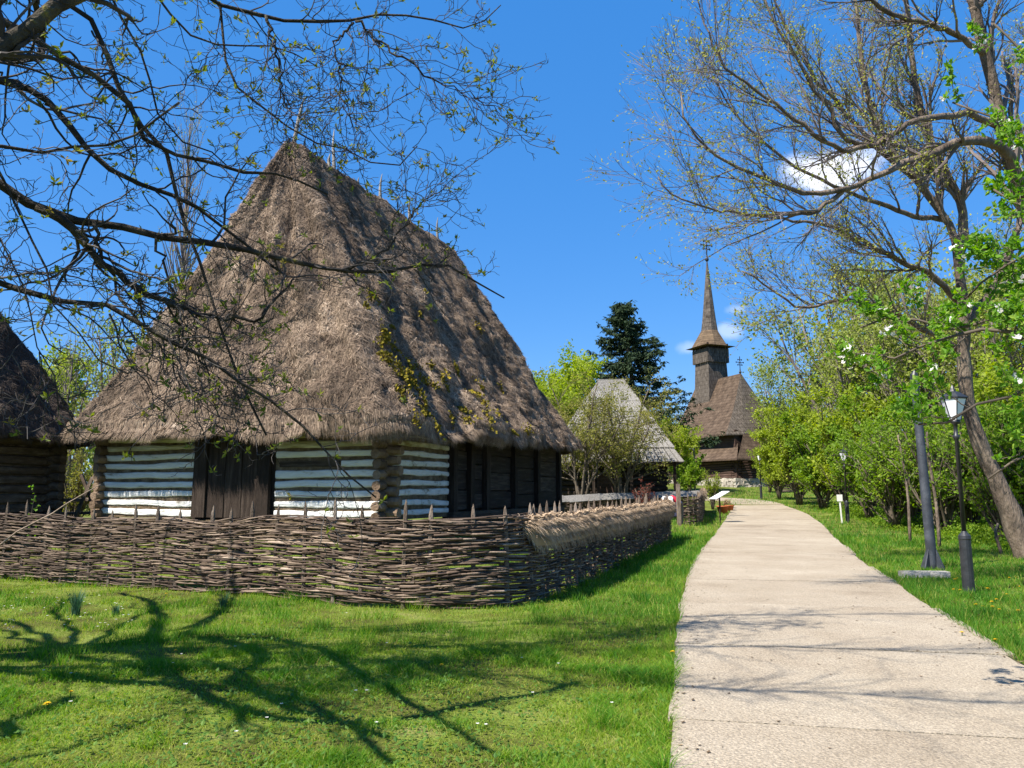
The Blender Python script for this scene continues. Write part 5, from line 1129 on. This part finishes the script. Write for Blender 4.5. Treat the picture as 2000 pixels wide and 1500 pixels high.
p = gp(1392, 995); gD_ = shrub_proto('shrub', 'slender young shrub beside the tiny sign and flower pots', 'bush', None, 2.3, .55, 7, 3200, .07, 'shrub_y', dens=.85, loc=p, up=.5)
p = pix(1258, 985, 31); gE_ = shrub_proto('shrub', 'small red leaved shrub behind the straw capped fence', 'bush', None, 1.9, .5, 6, 1500, .06, 'redleaf', dens=.8, loc=(p[0], 31, gz(p[0], 31)), up=.4)

# poplar behind the house
p = np.array([(335-1000)/F*48, 48., gz(-20, 48)]); po = thing('poplar_tree', 'tall slim poplar with few leaves behind the left of the thatched roof', 'tree', p)
mb = MB(); P = np.array([[.1*math.sin(t*4), 0, 25*t] for t in np.linspace(0, 1, 14)]); R = np.linspace(.3, .04, 14); tubes(mb, P, R, 8); mb.build('trunk', M['elm'], po, smooth=True)
A1, R1 = grow(P[None], R[None], 120, 3.0, 6.0, .5, npts=8, rr=.35, t0=.12, up=.42, wig=.08, rmin=.010); A2, R2 = grow(A1, R1, 5, .6, 1.6, .45, npts=5, rr=.5, up=.4, wig=.1, rmin=.007)
mb = MB(); tubes(mb, A1, R1, 4, val=rng.random(len(A1)), caps=False); tubes(mb, A2, R2, 3, val=rng.random(len(A2)), caps=False); mb.build('twigs', M['elmtwig'], po, kind='stuff')
mb = MB(); leaves_at(mb, along(A2, 3, .1), .10); mb.build('leaves', M['elmleaf'], po, kind='stuff')

# spruce
p = np.array([(1240-1000)/F*66, 66., gz(10, 66)]); sp = thing('spruce_tree', 'dark green spruce rising behind the silver roofed house', 'tree', p); SH = pix(1225, 594, 66)[2]-p[2]
sp.scale = (1.35, 1.35, 1)
mb = MB(); P = np.array([[.15*math.sin(t*3)-.7*t*t, 0, SH*t] for t in np.linspace(0, 1, 12)]); tubes(mb, P, np.linspace(.32, .03, 12), 8); mb.build('trunk', M['shrubwood'], sp, smooth=True)
br = []; rr_ = []
for k in range(230):
    t = .08+.92*(k/230)**.9; a = rng.uniform(0, 6.28); ln_ = (6.6*(1-t)**.85+.3)*rng.uniform(.4, 1.2); c = np.array([.15*math.sin(t*3)-.7*t*t, 0, SH*t])
    br.append([c+np.array([math.cos(a)*ln_*s, math.sin(a)*ln_*s, -ln_*(.42*s-.40*s*s*s)*(1.1-.4*t)+(.25*ln_*s if t > .85 else 0)]) for s in np.linspace(0, 1, 8)]); rr_.append(np.linspace(.05, .01, 8)*(1.2-t))
br = np.array(br); rr_ = np.array(rr_); mb = MB(); tubes(mb, br, rr_, 4, caps=False); mb.build('branches', M['shrubwood'], sp, kind='stuff')
A1, R1 = grow(br, rr_, 9, .3, .95, 1.0, npts=5, rr=.5, t0=.15, up=-.35, wig=.1, rmin=.01)
P = np.vstack([along(br, 64, .1), along(A1, 13, 0)]); n = len(P); mb = MB(); D = unit(rdir(n)*.8+np.array([0, 0, -.75])); W_ = unit(np.cross(D, rdir(n))); s = rng.uniform(.18, .42, n)
quads(mb, P, D, W_, s, s*.30, np.clip(rng.normal(.45, .25, n), 0, 1), .1); mb.build('needles', M['spruce'], sp, kind='stuff')

# far wood closing the view
mb = MB(); tw_ = MB(); n = 150
ang = np.r_[rng.uniform(-1.0, 1.0, n)]; dist = rng.uniform(112, 150, n)
for a, d in zip(ang, dist):
    x, y = d*math.sin(a), d*math.cos(a); z0 = gz(x, y); h_ = rng.uniform(5, 9.5); k = 420
    if -.04 < a < .23: h_ *= .8
    th_ = rdir(k)*rng.random((k, 1))**.4; P = np.array([x, y, z0+h_*.55])+th_*np.array([h_*.42, h_*.42, h_*.5]); leaves_at(mb, P, .6, .45+.3*rng.normal(0, .4), .2)
    tubes(tw_, np.array([[x, y, z0-.2], [x+.2, y, z0+h_*.5], [x+.1, y, z0+h_*.9]]), [.16, .12, .04], 4)
fw = mb.build('distant_wood', M['wood_leaf'], kind='stuff'); tw_.build('trunks', M['elmtwig'], fw, kind='stuff')

# wooden rails between the houses
p = pix(120, 965, 23.5); rl = thing('rail_fence', 'grey wooden rails leaning crosswise in the gap between the thatched houses', 'fence', (p[0], 23.5, .5))
for (a, b) in (((-.6, 0, .5), (1.6, .2, .55)), ((-.6, 0, .9), (1.4, .2, .95)), ((-.2, .1, .0), (-.05, .1, 1.3)), ((.5, .1, 1.7), (1.2, .1, .2)), ((.4, .0, .2), (.9, .0, 1.6)), ((1.3, .1, 0), (1.3, .1, 1.2))): plank('rail', a, b, .09, .07, (0, -1, 0), M['stake'], rl)

# ------------------------------------------------------------------ small plants in the lawn
def clump(u, v, n, hgt, lab):
    p = gp(u, v); mb = MB()
    for k in range(n):
        a = rng.uniform(0, 6.28); lean = rng.uniform(.05, .5); hh = hgt*rng.uniform(.6, 1.1); w = rng.uniform(.006, .010); r = rng.uniform(0, .05)
        c, s = math.cos(a), math.sin(a); V = []
        for t in (0, .4, .75, 1): o_ = r+lean*hh*t*t; V += [(c*o_-s*w*(1-t*.9), s*o_+c*w*(1-t*.9), hh*t*(1-.15*t*lean)), (c*o_+s*w*(1-t*.9), s*o_-c*w*(1-t*.9), hh*t*(1-.15*t*lean))]
        mb.add(V, np.array([[0, 1, 3, 2], [2, 3, 5, 4], [4, 5, 7, 6]]), rng.random())
    o = mb.build('daffodil_clump', M['daff']); o.location = (p[0], p[1], gz(p[0], p[1])); return tag(o, lab, 'plant')
clump(148, 1200, 130, .34, 'large blue green clump of daffodil leaves before the fence at left')
clump(226, 1200, 40, .13, 'small blue green tuft just right of the large daffodil clump')
clump(435, 1190, 45, .22, 'blue green leaf tuft close under the woven fence')
proto = None
def dandelion(u, v, s, lab):
    global proto
    p = gp(u, v); p = np.array([p[0], p[1], gz(p[0], p[1])])
    if proto is None:
        proto = thing('dandelion', lab, 'flower', p, 0, 'yellow dandelions in the grass')
        lathe(MB(), [(.004, 0), (.0035, .06)], 5).build('stem', M['weed'], proto)
        mb = MB()
        for k in range(34):
            a = k*2.4; r = .004+.017*math.sqrt(k/34); c, q = math.cos(a), math.sin(a); D = unit(np.array([[c, q, .9-.03*k]])); W_ = unit(np.cross(D, np.array([[0, 0, 1.]])))
            quads(mb, np.array([[0, 0, .06]]), D, W_, np.array([.012+.014*k/34]), np.array([.007]), np.array([.5]), .05, .7)
        mb.build('flower_head', M['yellow'], proto); proto.scale = (s,)*3; return
    r = dup(proto, p, rng.uniform(0, 6), lab, s)
for (u, v, s, lab) in ((90, 1402, 1.1, 'yellow dandelion at the bottom left of the lawn, nearest to the viewer'), (137, 1370, .9, 'yellow dandelion just above the nearest one at bottom left'), (475, 1318, .9, 'orange yellow dandelion in the dark branch shadow'), (343, 1279, .7, 'small dandelion in the sunny middle of the lawn'), (862, 1314, 1.0, 'lone bright yellow dandelion in the middle of the grass'), (324, 1168, .8, 'dandelion close below the woven fence'), (102, 1132, .9, 'dandelion at the fence foot, left of the daffodil clump'), (1314, 1287, 1.0, 'single dandelion on the left edge of the path')):
    dandelion(u, v, s*1.15, lab)
for (u, v, lab) in ((1846, 1110, 'yellow dandelion between the foot of the grey pole and the nearest lamp'), (1866, 1143, 'left of two touching dandelions just left of the nearest lamp base'), (1871, 1140, 'right of two touching dandelions just left of the nearest lamp base'), (1863, 1162, 'left of two dandelions level with the bottom of the nearest lamp'), (1876, 1163, 'right of two dandelions level with the bottom of the nearest lamp'), (1972, 1136, 'left of three dandelions near the right edge, above the lamp foot'), (1986, 1132, 'uppermost of three dandelions near the right edge, above the lamp foot'), (1992, 1153, 'lowest of three dandelions near the right edge, above the lamp foot'), (1947, 1182, 'uppermost dandelion of the loose row below the nearest lamp'), (1938, 1188, 'second highest dandelion of the loose row below the nearest lamp'), (1908, 1196, 'leftmost dandelion of the loose row below the nearest lamp'), (1921, 1197, 'second dandelion from the left in the row below the nearest lamp'), (1940, 1200, 'middle low dandelion of the row below the nearest lamp'), (1953, 1203, 'lowest dandelion of the row below the nearest lamp'), (1990, 1208, 'dandelion at the right edge, far right of the row below the lamp'), (1945, 1262, 'dandelion nearest the viewer on the right verge by the slab edge'), (1967, 1170, 'single dandelion right of the lamp foot, halfway to the right edge'), (1930, 1160, 'single dandelion close right of the nearest lamp foot'), (1880, 1250, 'lone dandelion growing at the right rim of the path')):
    dandelion(u, v, rng.uniform(1.0, 1.5), lab)
# white spring flowers scattered in the left of the lawn
mb = MB()
for k in range(70):
    p = gp(rng.uniform(5, 260), rng.uniform(1165, 1235)) if k < 46 else gp(rng.uniform(0, 1200), rng.uniform(1180, 1480)); c = np.array([p[0], p[1], gz(p[0], p[1])+.055]); an = np.arange(6)*math.pi/3+rng.random()
    D = unit(np.stack([np.cos(an), np.sin(an), .35+0*an], -1)); W_ = unit(np.cross(D, np.array([0, 0, 1.]))); quads(mb, np.repeat(c[None], 6, 0), D, W_, np.full(6, .016), np.full(6, .009), np.full(6, .9), .1, .6)
tag(mb.build('white_flowers', M['petal']), kind='stuff')
# little sapling in front of the fence at the left edge
p = gp(52, 1118); sa = thing('sapling', 'thin bright green sapling against the woven fence at the left edge', 'plant', p)
P = np.array([[[.02*math.sin(q), .02*q/6, 1.62*q/7] for q in range(8)]]); R = np.linspace(.010, .004, 8)[None]; A, R_ = grow(P, R, 16, .15, .4, .9, npts=5, rr=.5, t0=.15, up=.15, rmin=.003)
mb = MB(); tubes(mb, P, R, 5); tubes(mb, A, R_, 4, caps=False); mb.build('stem', M['shrubwood'], sa); mb = MB(); leaves_at(mb, np.vstack([along(A, 7, .4), P[0, -3:]]), .06, ratio=.8); mb.build('leaves', M['apple'], sa, kind='stuff')
# loose stick leaning on the fence
a, b = pix(-30, 1082, 13.8), pix(195, 945, 13.9); mb = MB(); P = np.linspace(a, b, 8)+rng.normal(0, .012, (8, 3)); c = P[0].copy(); tubes(mb, P-c, np.linspace(.018, .008, 8), 5); o = mb.build('stick', M['rod'], smooth=True); o.location = c
tag(o, 'long thin stick leaning across the woven fence at the left edge', 'stick')

# ------------------------------------------------------------------ person stooping behind the gate post
pp = pix(1322, 1000, PG[1]+1.4); pz = gz(pp[0], pp[1]); pe = thing('person', 'person in white headscarf and red vest stooping behind the wooden gate post', 'person', (pp[0], pp[1], pz), 0)
def skin(name, verts, edges, radii, m, parent, sub=1):
    me = bpy.data.meshes.new(name); me.from_pydata([tuple(v) for v in verts], edges, []); o = bpy.data.objects.new(name, me); COL.objects.link(o); o.parent = parent
    me.materials.append(m); md = o.modifiers.new('skin', 'SKIN'); md.use_smooth_shade = True
    for k, r in enumerate(radii): me.skin_vertices[0].data[k].radius = (r, r) if not hasattr(r, '__len__') else r
    me.skin_vertices[0].data[0].use_root = True
    if sub: s = o.modifiers.new('sub', 'SUBSURF'); s.levels = sub; s.render_levels = sub
    return o
V = [(.10, 0, .88), (-.02, 0, 1.02), (-.18, 0, 1.13), (-.30, 0, 1.17), (-.40, 0, 1.14), (-.49, 0, 1.10),
     (.12, -.10, .80), (.06, -.11, .46), (.12, -.11, .06), (.00, -.12, .03), (.12, .10, .80), (.06, .11, .46), (.12, .11, .06), (.00, .12, .03),
     (-.27, -.19, 1.10), (-.25, -.23, .82), (-.36, -.20, .60), (-.40, -.19, .52), (-.27, .19, 1.10), (-.26, .23, .82), (-.37, .20, .60), (-.41, .19, .52)]
E_ = [(0, 1), (1, 2), (2, 3), (3, 4), (4, 5), (0, 6), (6, 7), (7, 8), (8, 9), (0, 10), (10, 11), (11, 12), (12, 13), (3, 14), (14, 15), (15, 16), (16, 17), (3, 18), (18, 19), (19, 20), (20, 21)]
Rr = [.14, .12, .125, .11, .055, .10, .085, .06, .042, .035, .085, .06, .042, .035, .055, .045, .035, .03, .055, .045, .035, .03]
skin('body', V, E_, Rr, M['skin'], pe)
for sg in (-1, 1):
    hx, hy, hz = -.41, sg*.19, .50
    for q in range(5):
        dy = (q-2)*.018; ln_ = .07-.008*abs(q-2) if q != 4 else .05
        mb = MB(); tubes(mb, np.array([[hx, hy+dy*.7, hz], [hx-.012, hy+dy, hz-ln_*.6], [hx+.004, hy+dy, hz-ln_]]), [.009, .008, .005], 5); mb.build('finger', M['skin'], pe, smooth=True)
skin('vest', [(.06, 0, .93), (-.04, 0, 1.035), (-.18, 0, 1.14), (-.31, 0, 1.175)], [(0, 1), (1, 2), (2, 3)], [.165, .155, .16, .12], M['redcloth'], pe)
skin('blouse', [(-.30, 0, 1.165), (-.27, -.20, 1.10), (-.25, -.235, .82), (-.34, -.205, .63), (-.27, .20, 1.10), (-.26, .235, .82), (-.35, .205, .63)], [(0, 1), (1, 2), (2, 3), (0, 4), (4, 5), (5, 6)], [.13, .085, .075, .06, .085, .075, .06], M['linen'], pe)
lathe(MB(), [(.16, 1.0), (.20, .9), (.24, .6), (.30, .34), (.29, .33)], 16, c=(.08, 0, 0)).build('skirt', M['navy'], pe, smooth=True)
mb = MB(); lathe(mb, [(.01, -.13), (.075, -.115), (.115, -.05), (.125, .02), (.105, .09), (.06, .125), (.01, .135)], 14); o = mb.build('headscarf', M['linen'], pe, smooth=True); o.location = (-.535, 0, 1.10); o.rotation_euler = (0, -.5, 0)
mb = MB(); lathe(mb, [(.008, -.10), (.05, -.095), (.085, -.04), (.09, .03), (.06, .08), (.01, .095)], 12); fc = mb.build('face', M['skin'], pe, smooth=True); fc.location = (-.575, 0, 1.065); fc.rotation_euler = (0, -.6, 0)
mb = MB(); tubes(mb, np.array([[-.085, 0, .02], [-.108, 0, -.01], [-.09, 0, -.025]]), [.008, .014, .01], 5); mb.build('nose', M['skin'], fc)
for sg in (-1, 1): mb = MB(); lathe(mb, [(.002, -.01), (.011, 0), (.002, .01)], 6, c=(-.08, sg*.035, .03)); mb.build('eye', M['iron'], fc)
mb = MB(); box(mb, (-.083, 0, -.05), (.012, .04, .008)); mb.build('mouth', M['redcloth'], fc)
